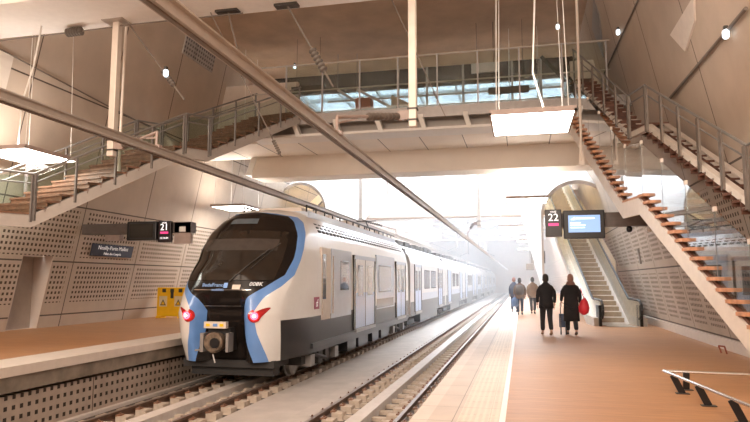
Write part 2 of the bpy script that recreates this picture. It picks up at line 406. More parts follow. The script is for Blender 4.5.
# ---------------------------------------------------------------- tracks
def rail(x, label):
    pts = [(-.075, 0), (.075, 0), (.075, .015), (.012, .04), (.012, .11), (.036, .125), (.036, .155), (-.036, .155), (-.036, .125), (-.012, .11), (-.012, .04), (-.075, .015)]
    z0 = -.72 - .16
    o = MB().prism([(x + a, Y_BACK + .5, z0 + c) for a, c in pts], (0, Y_FAR - Y_BACK - 1, 0)).build('rail', 'rail_rust')
    tag(o, label, 'rail', 'running rails')
    MB().box(x - .033, x + .033, Y_BACK + .5, Y_FAR - .5, -.725, -.718).build('rail_head', 'rail_top', o)
rail(-2.13, 'running rail right beside the right platform edge')
rail(-3.57, 'left rail of the empty track, next to the concrete strip between tracks')
rail(-5.78, 'right rail under the train, on concrete blocks beside the middle strip')
rail(-7.22, 'left rail under the train, next to the left platform wall')
def strip(x0, x1, z, label):
    o = MB().box(x0, x1, Y_BACK + .5, Y_FAR - .5, -.915, z).build('centre_strip', 'walk'); tag(o, label, 'strip')
strip(-2.98, -2.72, -.74, 'pale concrete strip along the middle of the empty track')
strip(-6.62, -6.34, -.74, 'pale concrete strip under the middle of the train')
def sleeper(xa, xb, name, label, grp):
    s = MB()
    for x in (xa, xb):
        s.prism([(x - .33, 0, -.92), (x + .33, 0, -.92), (x + .30, .03, -.885), (x - .30, .03, -.885)], (0, .26, 0))
        s.box(x - .31, x - .10, .02, .28, -.90, -.79); s.box(x + .10, x + .31, .02, .28, -.90, -.79)
    s.box(xa + .3, xb - .3, .07, .21, -.92, -.85)
    o = s.build('sleeper', 'sleeper'); tag(o, label, 'sleeper', grp)
    for x in (xa, xb):
        for sg in (-1, 1):
            c = MB(); c.box(x + sg * .10 - .045, x + sg * .10 + .045, .08, .22, -.80, -.765); c.tube((x + sg * .11, .15, -.77), (x + sg * .11, .15, -.735), .018, n=6)
            c.build('rail_clip', 'clip', o, loc=1)
    return o
for xa, xb, nm, ymax, lab in ((-3.57, -2.13, 'A', 70, 'concrete sleeper with rusty clips under the empty track'), (-7.22, -5.78, 'B', 70, 'concrete block sleeper with rusty clips under the train track')):
    y = 6.0; first = None; n = 0
    s0 = sleeper(xa, xb, nm, lab, 'sleepers of the ' + ('empty' if nm == 'A' else 'train') + ' track')
    s0.location.y = y
    while n < 105:
        y += .6; n += 1; c = copy_tree(s0); c.location.y = y

# ---------------------------------------------------------------- train
XC = -6.47
zs = [-.15, .3, .9, 1.3, 1.8, 2.4, 2.8, 3.1, 3.3, 3.45, 3.5]
y0s = [12.95, 12.80, 12.68, 12.75, 12.98, 13.37, 13.7, 14.05, 14.45, 15.1, 15.8]
ws = [1.15, 1.21, 1.24, 1.27, 1.33, 1.35, 1.28, 1.12, .96, .78, .7]
wbody = [1.40, 1.42, 1.43, 1.43, 1.43, 1.40, 1.30, 1.13, .96, .78, .7]
bz = [-.15, .0, .5, .95, 1.25, 1.5, 1.75, 2.17, 2.7, 3.1, 3.25, 3.32]
bi = [.64, .60, .47, .43, .50, .74, .90, .92, .91, .86, .76, .0]
bo = [.87, .84, .71, .66, .76, .92, 1.0, 1.0, 1.0, .985, .90, .30]
def wz(z): return float(np.interp(z, zs, ws))
def wzb(z): return float(np.interp(z, zs, wbody))
def surf(s, z, off=0.0):
    k = min(1, max(0, (z - .9) / 1.2)); e = 5 - 2.4 * k; a = .60 + .50 * k
    q = min(1, max(0, (abs(s) - .30) / .28)); q = q * q * (3 - 2 * q); rc = .42 * min(1, max(0, (1.45 - z) / .5)) * (1 - q)
    return (XC + s * (wz(z) + off * abs(s)), float(np.interp(z, zs, y0s)) + a * abs(s) ** e + rc - off, z)
def train_shell(train):
    white, black, blue, skirt = MB(), MB(), MB(), MB()
    Z = list(np.linspace(-.15, 3.5, 70))
    def rowseg(z, a, c, n): return [surf(a + (c - a) * i / n, z) for i in range(n + 1)]
    R = {k: [] for k in ('bl', 'blueL', 'blueR', 'wL', 'wR', 'sL', 'sR', 'kL', 'kR')}
    for z in Z:
        i_ = float(np.interp(z, bz, bi)) if z <= 3.32 else 0.0; o_ = float(np.interp(z, bz, bo)) if z <= 3.32 else 0.0
        dl = .09 * min(1, max(0, (1.6 - z) / .5)); R['bl'].append(rowseg(z, -i_ + dl, i_, 24)); R['blueR'].append(rowseg(z, i_, o_, 4)); R['blueL'].append(rowseg(z, -o_ + dl * 1.5, -i_ + dl, 4))
        e_ = 1.0
        R['wR'].append(rowseg(z, o_, e_, 8)); R['wL'].append(rowseg(z, -e_, -o_ + dl * 1.5, 8)); R['kR'].append(rowseg(z, e_, 1, 3)); R['kL'].append(rowseg(z, -1, -e_, 3))
        e = surf(1, z); f = surf(-1, z)
        dw = wzb(z) - wz(z); tt = (0, .015, .03, .05, .08, .11, 1); ww = (0, .22, .42, .66, .88, 1, 1)
        R['sR'].append([(e[0] + dw * g_, e[1] + (28.4 - e[1]) * t, z) for t, g_ in zip(tt, ww)]); R['sL'].append([(f[0] - dw * g_, f[1] + (28.4 - f[1]) * t, z) for t, g_ in zip(tt[::-1], ww[::-1])])
    def sub(k, lo, hi, mb):
        rows = [r for z, r in zip(Z, R[k]) if lo <= z <= hi]; mb.grid(rows)
    zsp = Z[15]
    sub('bl', -1, 9, black); sub('blueR', -1, 9, blue); sub('blueL', -1, 9, blue); sub('wR', -1, 9, white); sub('wL', -1, 9, white)
    zk = 0
    zz = min(Z, key=lambda q: abs(q - .74))
    sub('sR', zz, 9, white); sub('sL', zz, 9, white)
    sub('kR', -1, zz, skirt); sub('kL', -1, zz, skirt); sub('sR', -1, zz, skirt); sub('sL', -1, zz, skirt)
    n = len(R['bl'][-1]); top = R['bl'][-1]
    # roof cap
    white.add([(XC - .7, 15.8 + .4, 3.5), (XC + .7, 15.8 + .4, 3.5), (XC + .7, 28.4, 3.5), (XC - .7, 28.4, 3.5)], [(0, 1, 2, 3)])
    front = R['wL'][-1] + R['wR'][-1]
    white.add(front, [tuple(range(len(front)))])
    c = white.build('cab_shell', 'white_cab' if 0 else 't_white', train, smooth=True)
    black.build('nose_mask', 't_black', train, smooth=True); blue.build('blue_band', 't_blue', train, smooth=True)['label'] = 'blue band around the black cab front'
    skirt.build('lower_skirt', 't_skirt', train, smooth=True)
def patch(mb, s0, s1, z0, z1, off, n=10, m=8, fn=None):
    rows = []
    for j in range(m + 1):
        z = z0 + (z1 - z0) * j / m; row = []
        for i in range(n + 1):
            a = s0(z) if callable(s0) else s0; c = s1(z) if callable(s1) else s1
            row.append(surf(a + (c - a) * i / n, z, off))
        rows.append(row)
    mb.grid(rows); return mb

train = thing('passenger_train', 'long white, blue and black suburban train standing at the left platform', 'train', (XC, 20, -.72))
train_shell(train)
# windscreen, slightly proud of the mask, with cab behind read through it as dark glass
wsn = patch(MB(), lambda z: -.74, lambda z: .80, 1.64, 2.80, .012, 16, 12).build('windscreen', 't_glass', train, smooth=True)
patch(MB(), -.66, .70, 2.32, 2.60, .018, 16, 3).build('sun_blind', simple('blind', (.06, .05, .045), .25), wsn, smooth=True)['label'] = 'grey sun blind in the windscreen'
mb = MB(); a = surf(.15, 1.62, .05); c_ = surf(.72, 2.5, .05); mb.path([a, surf(.4, 2.0, .06), surf(.60, 2.35, .05)], .014); mb.bar(surf(.44, 1.9, .04), c_, .03, .015)
mb.build('windscreen_wiper', 'dark', train)
patch(MB(), -.28, .30, 2.98, 3.12, .012, 8, 3).build('destination_window', 't_win', train, smooth=True)
patch(MB(), -.50, .55, 1.42, 1.435, .014, 12, 1).build('seam_chrome', 'chrome', train)['label'] = 'thin bright line below the windscreen'
patch(MB(), -.36, .40, 1.06, 1.075, .014, 12, 1).build('seam_chrome', 'chrome', train)
def frontlabel(body, s, z, size, mat, name):
    p = surf(s, z, .07); q = surf(s + .1, z, .07); p2 = surf(s, z + .1, .07)
    text_obj(name, body, size, mat, train, p, Vector(q) - Vector(p), Vector(p2) - Vector(p))
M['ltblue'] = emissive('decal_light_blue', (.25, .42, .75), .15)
frontlabel('008K', .60, 1.55, .14, 'text', 'train_number')
frontlabel('îledeFrance', -.10, 1.53, .12, 'ltblue', 'operator_lettering')
frontlabel('mobilités', -.02, 1.43, .08, 'ltblue', 'operator_lettering')
patch(MB(), .06, .13, 1.47, 1.58, .016, 3, 2).build('decal', 'ltblue', train)
patch(MB(), .22, .36, 1.44, 1.54, .016, 4, 3).build('decal', 'pale', train)['label'] = 'small cream badge'
# tail lights
for sg in (-1, 1):
    mb = MB(); pts = []
    cx, cz = (.675 if sg > 0 else .57), .87
    prof = []
    for i in range(24):
        t = 2 * PI * i / 24; r = .125; x = math.cos(t) * r; z = math.sin(t) * r
        if x > 0 and z > -.02: x *= 2.0; z = z * .55 + x * .55
        prof.append((cx + x / 1.42 * 1.15, cz + z * 1.15))
    ring = [surf(sg * s, z, .02) for s, z in prof]; ctr = surf(sg * cx, cz, .05)
    mb.add(ring + [ctr], [(i, (i + 1) % 24, 24) for i in range(24)])
    tl = mb.build('tail_light', 'red', train, smooth=True)
    for nm, rr, mt, of in (('light_ring', .085, 'redlamp', .056), ('lamp_core', .032, 'redcore', .064)):
        ring = [surf(sg * (cx + rr * math.cos(2 * PI * i / 16) / 1.42), cz + rr * math.sin(2 * PI * i / 16), of) for i in range(16)]
        MB().add(ring, [tuple(range(16))]).build(nm, mt, tl)
# coupler
cp = MB(); cy = 12.72
cp.box(XC - .30, XC + .22, cy + .2, 13.3, .1, .60); cp.build('coupler_box', 'under', train)
cpl = MB().lathe((XC - .04, cy + .25, .30), (XC - .04, cy - .12, .30), [(0, .19), (.5, .19), (.55, .22), (.9, .22), (1, .19)], 20).build('coupler', simple('coupler_metal', (.20, .15, .11), .5, metal=.5, var=.4, scale=12), train)
mb = MB(); mb.tube((XC + .03, cy - .13, .30), (XC + .03, cy - .16, .30), .11, n=16); mb.build('coupler_socket', 'black', cpl, loc=1)
mb = MB(); mb.box(XC - .34, XC - .26, cy - .1, cy + .2, .1, .5); mb.box(XC + .24, XC + .30, cy - .05, cy + .2, .1, .5); mb.tube((XC - .5, cy, .12), (XC - .25, cy, .14), .02); mb.tube((XC - .05, cy - .05, .05), (XC + .03, cy - .1, -.12), .018); mb.build('coupler_arm', 'steel_grey', cpl, loc=1)
pl = MB().box(XC - .30, XC + .22, cy - .02, cy + .1, .60, .74).build('warning_plate', 'pale', train); pl['label'] = 'pale plate with yellow and blue dots above the coupler'
mb = MB()
for dx in (-.2, .12): mb.box(XC + dx - .045, XC + dx + .045, cy - .03, cy - .02, .64, .70)
mb.build('warning_mark', 'yellow', pl, loc=1); MB().box(XC - .08, XC + .02, cy - .03, cy - .02, .64, .70).build('warning_mark', 't_blue', pl, loc=1)
mb = MB(); mb.box(XC - 1.0, XC + 1.0, 13.5, 13.9, -.5, -.1); mb.box(XC - 1.1, XC + 1.1, 13.3, 14.2, -.3, -.14); mb.build('snow_plough', 'under', train)

# side of cab carriage
XS = XC + 1.425
def sidebox(mb, y0, y1, z0, z1, proud=.02, depth=.06): return mb.box(XS - depth, XS + proud, y0, y1, z0, z1)
def bogie(y, parent):
    g = MB(); g.box(XC - 1.15, XC + 1.2, y - 1.5, y + 1.5, -.42, -.22)
    for dy in (-.3, .3): g.box(XC + 1.1, XC + 1.3, y + dy - .18, y + dy + .18, -.5, -.05)
    g.tube((XC + 1.28, y - .9, -.2), (XC + 1.28, y + .2, -.42), .06)
    o = g.build('bogie', 'under', parent)
    for dy in (-1.05, 1.05):
        MB().lathe((XC + .70, y + dy, -.35), (XC + .86, y + dy, -.35), [(0, .40), (.2, .40), (.25, .36), (.9, .36), (1, .3)], 20).build('wheel', 'steel_grey', o, loc=1)
        MB().lathe((XC - .86, y + dy, -.35), (XC - .70, y + dy, -.35), [(0, .36), (1, .40)], 20).build('wheel', 'steel_grey', o, loc=1)
        MB().box(XC + 1.05, XC + 1.34, y + dy - .16, y + dy + .16, -.48, -.2).build('axle_box', 'steel_grey', o, loc=1)
    return o
def door_unit(y, parent, w=1.9):
    fr_ = sidebox(MB(), y - w / 2 - .22, y - w / 2, .14, 2.42, .03).build('door_post', 't_black', parent)
    fr2 = sidebox(MB(), y + w / 2, y + w / 2 + .12, .14, 2.42, .03).build('door_post', 't_black', parent)
    d = sidebox(MB(), y - w / 2, y + w / 2, .16, 2.30, .012).build('door', 't_lblue', parent)
    sidebox(MB(), y - w / 2, y + w / 2, 1.25, 2.3, .014).build('door_upper', 't_white', d, loc=1)
    for k in (-1, 1):
        yy = y + k * w / 4; g = sidebox(MB(), yy - w * .13, yy + w * .13, 1.15, 2.12, .022).build('door_window', 't_win', d, loc=1)
    sidebox(MB(), y - .012, y + .012, .16, 2.3, .02).build('door_seam', 't_black', d, loc=1)
    sidebox(MB(), y - w / 2 - .1, y + w / 2 + .1, 2.30, 2.42, .03).build('door_header', 't_grey', parent)
    sidebox(MB(), y - w / 2, y + w / 2, .04, .14, .06).build('door_step', 'steel_grey', parent)
def window_unit(y0, y1, z0, z1, parent):
    w_ = bevel(sidebox(MB(), y0, y1, z0, z1, .012).build('window', 't_black', parent), .02)
    sidebox(MB(), y0 + .05, y1 - .05, z0 + .05, z1 - .05, .016).build('pane', 't_win', w_, loc=1)
car = MB().box(XC - .3, XC + .3, 15, 28, -.3, .0).build('underframe', 'under', train)
# cab door, lettering, grey panel, windows
cd = bevel(sidebox(MB(), 15.62, 16.42, .62, 2.50, .015).build('cab_door', 'pale', train), .02)
sidebox(MB(), 15.72, 15.98, 1.15, 2.32, .02).build('door_window', 't_win', cd, loc=1)
for yh in (15.55, 16.5): MB().tube((XS + .05, yh, .75), (XS + .05, yh, 2.3), .018).build('cab_handrail', 'chrome', train)
sidebox(MB(), 16.5, 18.55, .62, 2.50, .008).build('side_panel', 't_grey', train)['label'] = 'light grey side panel behind the cab door'
window_unit(17.35, 18.3, 1.35, 2.2, train)
lg = sidebox(MB(), 15.05, 15.42, .92, 1.22, .02).build('operator_logo', simple('logo_magenta', (.30, .04, .10), .4), train)
text_obj('logo_letter', 'sf', .26, 'text', lg, (XS + .022, 15.23, 1.06), (0, 1, 0), (0, 0, 1))
door_unit(20.3, train, 2.6)
window_unit(22.3, 24.6, 1.2, 2.2, train); sidebox(MB(), 22.0, 25.2, .62, 2.55, .006).build('side_panel', 't_grey', train)
sidebox(MB(), 22.0, 25.0, .66, .98, .014).build('side_stripe', 't_skirt', train)
door_unit(26.6, train, 1.9)
sidebox(MB(), 14.9, 28.4, -.02, .10, .035).build('sole_bar', 't_skirt', train)
for y in (16.3, 26.6): bogie(y, train)
mb = MB()
for y0, y1 in ((18.4, 19.4), (19.7, 21.0), (21.6, 22.6), (23.0, 24.4)): mb.box(XC - 1.2, XC + 1.36, y0, y1, -.46, -.04)
mb.build('equipment_box', 't_skirt', train)
# roof equipment of the cab carriage
def roof_gear(y0, y1, parent):
    g = MB(); g.box(XC - .95, XC + .95, y0, y1, 3.3, 3.48)
    y = y0
    o = g.build('roof_fairing', 't_grey', parent)
    h = MB()
    for k in range(int((y1 - y0) / .35)):
        for j in range(3): h.box(XC + 1.00 + j * .065, XC + 1.12 + j * .065, y0 + k * .35, y0 + k * .35 + .2, 3.06 - j * .09, 3.14 - j * .09)
    h.build('roof_vent', 'dark', o, loc=1)
    r = MB()
    for s in (-1, 1):
        r.tube((XC + s * .9, y0, 3.62), (XC + s * .9, y1, 3.62), .028)
        for y in np.arange(y0, y1 + .01, .8): r.tube((XC + s * .9, y, 3.46), (XC + s * .9, y, 3.62), .022)
    r.build('roof_railing', 'dark', parent)
    e = MB()
    yy = y0 + .3
    while yy < y1 - 1:
        L = random.uniform(.7, 1.6); e.box(XC - .6, XC + .65, yy, yy + L, 3.48, 3.48 + random.uniform(.12, .26)); yy += L + random.uniform(.2, .6)
    e.build('roof_unit', 'pale', parent)
roof_gear(15.9, 27.8, train)
# pantograph, folded
mb = MB(); mb.path([(XC - .5, 24.2, 3.7), (XC - .2, 25.8, 3.85), (XC - .4, 24.6, 4.0)], .03); mb.path([(XC + .5, 24.2, 3.7), (XC + .2, 25.8, 3.85), (XC + .4, 24.6, 4.0)], .03); mb.bar((XC - .8, 24.6, 4.02), (XC + .8, 24.6, 4.02), .08, .04)
mb.build('pantograph', 'dark', train)
# following carriages: one built, the rest copied
def carriage(y0, L):
    b_ = MB(); prof = [(-1.43, -.02), (-1.43, 2.45), (-1.32, 2.8), (-1.08, 3.12), (-.75, 3.34), (-.5, 3.42), (.5, 3.42), (.75, 3.34), (1.08, 3.12), (1.32, 2.8), (1.43, 2.45), (1.43, -.02)]
    b_.prism([(XC + x, y0, z) for x, z in prof], (0, L, 0)); c = b_.build('carriage', 't_white', train, smooth=False)
    pr_ = dict(parent=c)
    sidebox(MB(), y0 + .05, y0 + L - .05, -.02, .64, .01).build('skirt', 't_skirt', c, loc=1)
    door_unit(y0 + 2.2, c, 1.9); door_unit(y0 + L - 2.4, c, 1.9)
    window_unit(y0 + 4.3, y0 + 6.3, 1.2, 2.2, c); window_unit(y0 + 6.9, y0 + 8.9, 1.2, 2.2, c)
    sidebox(MB(), y0 + 3.6, y0 + L - 3.8, .64, 1.0, .012).build('side_stripe', 't_grey', c, loc=1)
    MB().box(XC - 1.2, XC + 1.2, y0 - .6, y0, .1, 3.1).build('gangway', 'rubber', c, loc=1)
    MB().box(XC - 1.2, XC + 1.34, y0 + 3.4, y0 + L - 3.4, -.46, -.04).build('equipment_box', 't_skirt', c, loc=1)
    e = MB(); yy = y0 + .6
    while yy < y0 + L - 1.2:
        q = random.uniform(.8, 1.7); e.box(XC - .7, XC + .7, yy, yy + q, 3.40, 3.42 + random.uniform(.12, .28)); yy += q + random.uniform(.2, .7)
    e.build('roof_unit', 'dark', c, loc=1)
    for yb in (y0 + 1.0, y0 + L - 1.2):
        g = MB(); g.box(XC - 1.15, XC + 1.25, yb - 1.0, yb + 1.0, -.42, -.2)
        for dy in (-.7, .7): g.lathe((XC + .70, yb + dy, -.35), (XC + .86, yb + dy, -.35), [(0, .40), (1, .36)], 16)
        g.build('bogie', 'under', c, loc=1)
    return c
for ob in [o for o in bpy.data.objects if o.parent and o.parent.parent is train]: ob.matrix_parent_inverse = Matrix()
L_CAR = 13.4
c0 = carriage(29.0, L_CAR)
base_inv = c0.matrix_parent_inverse.copy()
for k in range(1, 7):
    c = c0.copy(); COL.objects.link(c); c.parent = train; c.matrix_parent_inverse = base_inv; c.location.y += (L_CAR + .6) * k
    for ch in list(c0.children):
        d = ch.copy(); COL.objects.link(d); d.parent = c
        if k < 3:
            pass

# ---------------------------------------------------------------- overhead line
def conductor(x, z, label):
    p = [(-.045, 0), (.045, 0), (.045, .018), (.03, .03), (.025, .09), (.05, .10), (.05, .115), (-.05, .115), (-.05, .10), (-.025, .09), (-.03, .03), (-.045, .018)]
    p = [(a * 1.3, c * 1.3) for a, c in p]
    o = MB().prism([(x + a, Y_BACK + .3, z + c) for a, c in p], (0, Y_FAR - Y_BACK - .6, 0)).build('overhead_conductor_rail', 'steel'); tag(o, label, 'conductor rail', 'overhead conductor rails')
    MB().box(x - .02, x + .02, Y_BACK + .3, Y_FAR - .3, z - .02, z).build('contact_wire', 'cable', o)
    return o
conductor(-2.83, 3.82, 'overhead conductor rail above the empty track, crossing the picture from the top')
conductor(-6.5, 3.93, 'overhead conductor rail above the train, running in from the left edge')
def ribbed(mb, p, q, r, n=7):
    pr_ = []
    for i in range(n):
        t = i / n; pr_ += [(t, r * .6), (t + .3 / n, r), (t + .6 / n, r), (t + .9 / n, r * .6)]
    pr_.append((1, r * .6)); mb.lathe(p, q, pr_, 12)
def drop_post(x, y, ztop, zbot, xrail, zrail, label, w=.15, dy=0.0):
    t = thing('catenary_drop_post', label, 'post', (x, y, zbot), 'catenary drop posts')
    m_ = MB().box(x - w / 2, x + w / 2, y - w / 2, y + w / 2, zbot, ztop); bevel(m_.build('post', 'pale', t), .012)
    MB().box(x - .26, x + .26, y - .22, y + .22, ztop - .02, ztop + .005).build('mounting_plate', 'steel', t)
    for zz in (zbot + .12, zbot + .34): MB().box(x - w / 2 - .02, x + w / 2 + .02, y - w / 2 - .02, y + w / 2 + .02, zz, zz + .03).build('clamp', 'dark', t)
    s = 1 if xrail > x else -1
    a = MB(); za = zbot + .25; pe = (xrail, y + dy, zrail + .42)
    a.bar((x + s * .08, y, za), (x + s * .30, y, za - .02), .10, .18); q1 = Vector((x + s * .3, y, za - .02)); q2 = Vector(pe)
    a.tube(q1 + (q2 - q1) * .55, q2, .03); a.bar(q1 + (q2 - q1) * .72 - Vector((0, 0, .04)), q2 - Vector((0, 0, .1)), .03, .03)
    a.tube(pe, (xrail, y + dy, zrail + .14), .025); a.box(xrail - .09, xrail + .09, y + dy - .05, y + dy + .05, zrail + .12, zrail + .18)
    arm = a.build('support_arm', 'lampframe', t)
    i_ = MB(); ribbed(i_, q1, q1 + (q2 - q1) * .55, .075, 8); i_.build('insulator', 'insul', arm, loc=1); arm.children[0].matrix_parent_inverse = Matrix()
    return t
drop_post(-1.98, 11.8, 7.33, 4.58, -2.83, 3.82, 'pale square drop post hanging above the empty track, nearest', dy=-2.3)
drop_post(-8.6, 11.8, 7.33, 4.30, -6.5, 3.93, 'pale square drop post hanging from the beam at the upper left', dy=-1.6)
drop_post(-8.45, 33.0, CEIL, 4.6, -6.5, 3.93, 'pale drop post hanging in front of the glare above the train roof', .2)
drop_post(-2.2, 34.6, CEIL, 4.5, -2.83, 3.82, 'pale drop post hanging in the glare above the empty track, beyond the beam', .2)

for k_, (y_, lab_) in enumerate(((45.5, 'nearest'), (57.0, 'middle'), (69.0, 'farthest'))):
    t_ = thing('catenary_gantry', lab_ + ' of the pale catenary gantries in the bright far hall', 'gantry', (-4.6, y_, 5), 'far catenary gantries')
    g_ = MB(); g_.box(-10.5, 2.6, y_ - .08, y_ + .08, 6.0, 6.16); g_.box(-10.5, 2.6, y_ - .08, y_ + .08, 6.7, 6.8); g_.build('chord', 'steel_grey', t_)
    g_ = MB()
    for q_ in range(12): g_.bar((-10.5 + q_ * 1.09, y_, 6.1 if q_ % 2 else 6.7), (-9.41 + q_ * 1.09, y_, 6.7 if q_ % 2 else 6.1), .05, .05)
    g_.build('lattice', 'steel_grey', t_)
    for x_, xr_ in ((-3.7, -2.83), (-5.6, -6.5)):
        MB().box(x_ - .06, x_ + .06, y_ - .06, y_ + .06, 4.5, 6.0).build('drop_arm', 'steel_grey', t_); MB().bar((x_, y_, 4.7), (xr_, y_, 4.3), .06, .06).build('cantilever', 'steel_grey', t_)
    for x_ in (-9.6, 2.0): MB().box(x_ - .08, x_ + .08, y_ - .08, y_ + .08, 6.8, CEIL).build('hanger', 'steel_grey', t_)
def cable(pts, r, label, ins=None, mat='cable', name='stay_cable', grp=None):
    o = MB().path([tuple(p) for p in pts], r, n=6).build(name, mat); tag(o, label, 'cable', grp)
    for p, q, rr in (ins or []):
        m_ = MB(); ribbed(m_, p, q, rr, 6); m_.build('insulator', 'insul', o)
    return o
def lerp(p, q, t): return tuple(p[i] + (q[i] - p[i]) * t for i in range(3))
def stay(p, q, t0, t1, r, label, rr=.075):
    return cable([p, q], r, label, [(lerp(p, q, t0), lerp(p, q, t1), rr)])
stay((-8.38, 11.9, 7.3), (-6.9, 11.8, 5.45), .62, .82, .022, 'dark stay with ribbed insulator running down right from the left drop post', .06)
stay((-4.62, 11.8, 7.33), (-3.6, 11.8, 5.5), .55, .82, .022, 'dark stay with brown insulator hanging left of the central drop post', .085)
stay((-11.9, 11.9, 7.22), (-8.68, 11.75, 7.20), .62, .75, .016, 'level cable with fat brown insulator left of the left drop post', .10)
stay((-8.5, 11.75, 7.22), (-5.6, 11.8, 7.24), .44, .55, .016, 'level cable with insulator joining the beam top brackets', .10)
stay((-5.95, 11.8, 7.33), (-5.55, 11.8, 5.9), .75, .9, .018, 'short dark stay hanging from the beam behind the conductor rail', .05)
stay((-2.45, 11.8, 7.33), (-1.35, 11.8, 4.75), .8, .86, .010, 'thin wire crossing behind the central drop post', .03)
stay((-6.35, 11.8, 7.33), (-4.7, 11.8, 4.15), .9, .99, .012, 'thin wire running down to the clamp on the left conductor rail', .04)
# steel plates where stays meet the beam
for x, lab in ((-5.95, 'small bracket under the beam, left of the conductor rail'), (-4.62, 'small bracket under the beam at the top of the insulated stay')):
    tag(MB().box(x - .25, x + .25, 11.7, 11.9, 7.28, 7.33).build('beam_bracket', 'dark'), lab, 'bracket', 'beam brackets')
# feeder cables on the left wall
def wallcable(fn, pts, label, r=.02, off=.05, side=1):
    cable([(fn(z) + side * off, y, z) for y, z in pts], r, label, name='wall_cable')
wallcable(wl, [(4, 6.0), (12.3, 7.2), (16.5, 6.95), (21.7, 6.7)], 'dark cable running down the upper left wall to the stairs')
wallcable(wr, [(10.35, 5.79), (15.5, 5.84)], 'dark pipe running diagonally down the upper right wall', .035, .06, -1)
wallcable(wr, [(15.74, 8.41), (22.6, 8.6)], 'thin dark pipe crossing the panel joint high on the right wall', .025, .05, -1)

# ---------------------------------------------------------------- hanging luminaires
def luminaire(x, y, label, z=4.6, grp='hanging light panels', w=1.5, l=1.75, cab=True):
    t = thing('hanging_light_panel', label, 'lamp', (x, y, z), grp)
    f_ = MB(); f_.box(x - w / 2, x + w / 2, y - l / 2, y + l / 2, z + .02, z + .07)
    e = .035
    f_.box(x - w / 2, x + w / 2, y - l / 2, y - l / 2 + e, z - .02, z + .02).box(x - w / 2, x + w / 2, y + l / 2 - e, y + l / 2, z - .02, z + .02)
    f_.box(x - w / 2, x - w / 2 + e, y - l / 2, y + l / 2, z - .02, z + .02).box(x + w / 2 - e, x + w / 2, y - l / 2, y + l / 2, z - .02, z + .02)
    f_.build('frame', 'lampframe', t)
    MB().box(x - w / 2 + e, x + w / 2 - e, y - l / 2 + e, y + l / 2 - e, z - .012, z + .012).build('diffuser', 'lamp', t)
    MB().box(x - w / 3, x + w / 3, y - l / 3, y + l / 3, z + .075, z + .085).build('added_uplight', 'added_uplight', t)  # added glowing plate, brightens the cross beam and walls above
    for sx in (-1, 1):
        for sy in (-1, 1):
            MB().tube((x + sx * w * .42, y + sy * l * .42, z + .05), (x + sx * w * .34, y + sy * l * .34, 11.08 if y < 30 else 11.36), .007, n=6).build('suspension_wire', 'cable_white', t)
    return t
luminaire(.25, 12.1, 'bright hanging light panel at upper right, in front of the footbridge')
luminaire(-11.5, 12.6, 'bright hanging light panel at the left edge, above the left stairs')
luminaire(-11.35, 23.8, 'bright hanging light panel beyond the left landing, over the train nose')
luminaire(.25, 24.0, 'hanging light panel just under the transfer beam, left of the arched tunnel')
luminaire(-.45, 36.0, 'second far hanging light panel over the right platform, in the haze')
luminaire(.45, 48.5, 'third far hanging light panel over the right platform, in the haze')
luminaire(.45, 60.5, 'farthest hanging light panel over the right platform')
cable([(.35, 12.0, 11.05), (.42, 12.0, 8), (.3, 12.1, 5.6), (.55, 12.3, 4.72)], .018, 'white power cable drooping to the right hanging panel', mat='cable_white', name='power_cable')
cable([(-10.4, 11.6, 7.35), (-10.55, 11.6, 6.4), (-10.9, 11.7, 5.6), (-11.3, 12.1, 4.75)], .018, 'white power cable drooping to the left hanging panel', mat='cable_white', name='power_cable')

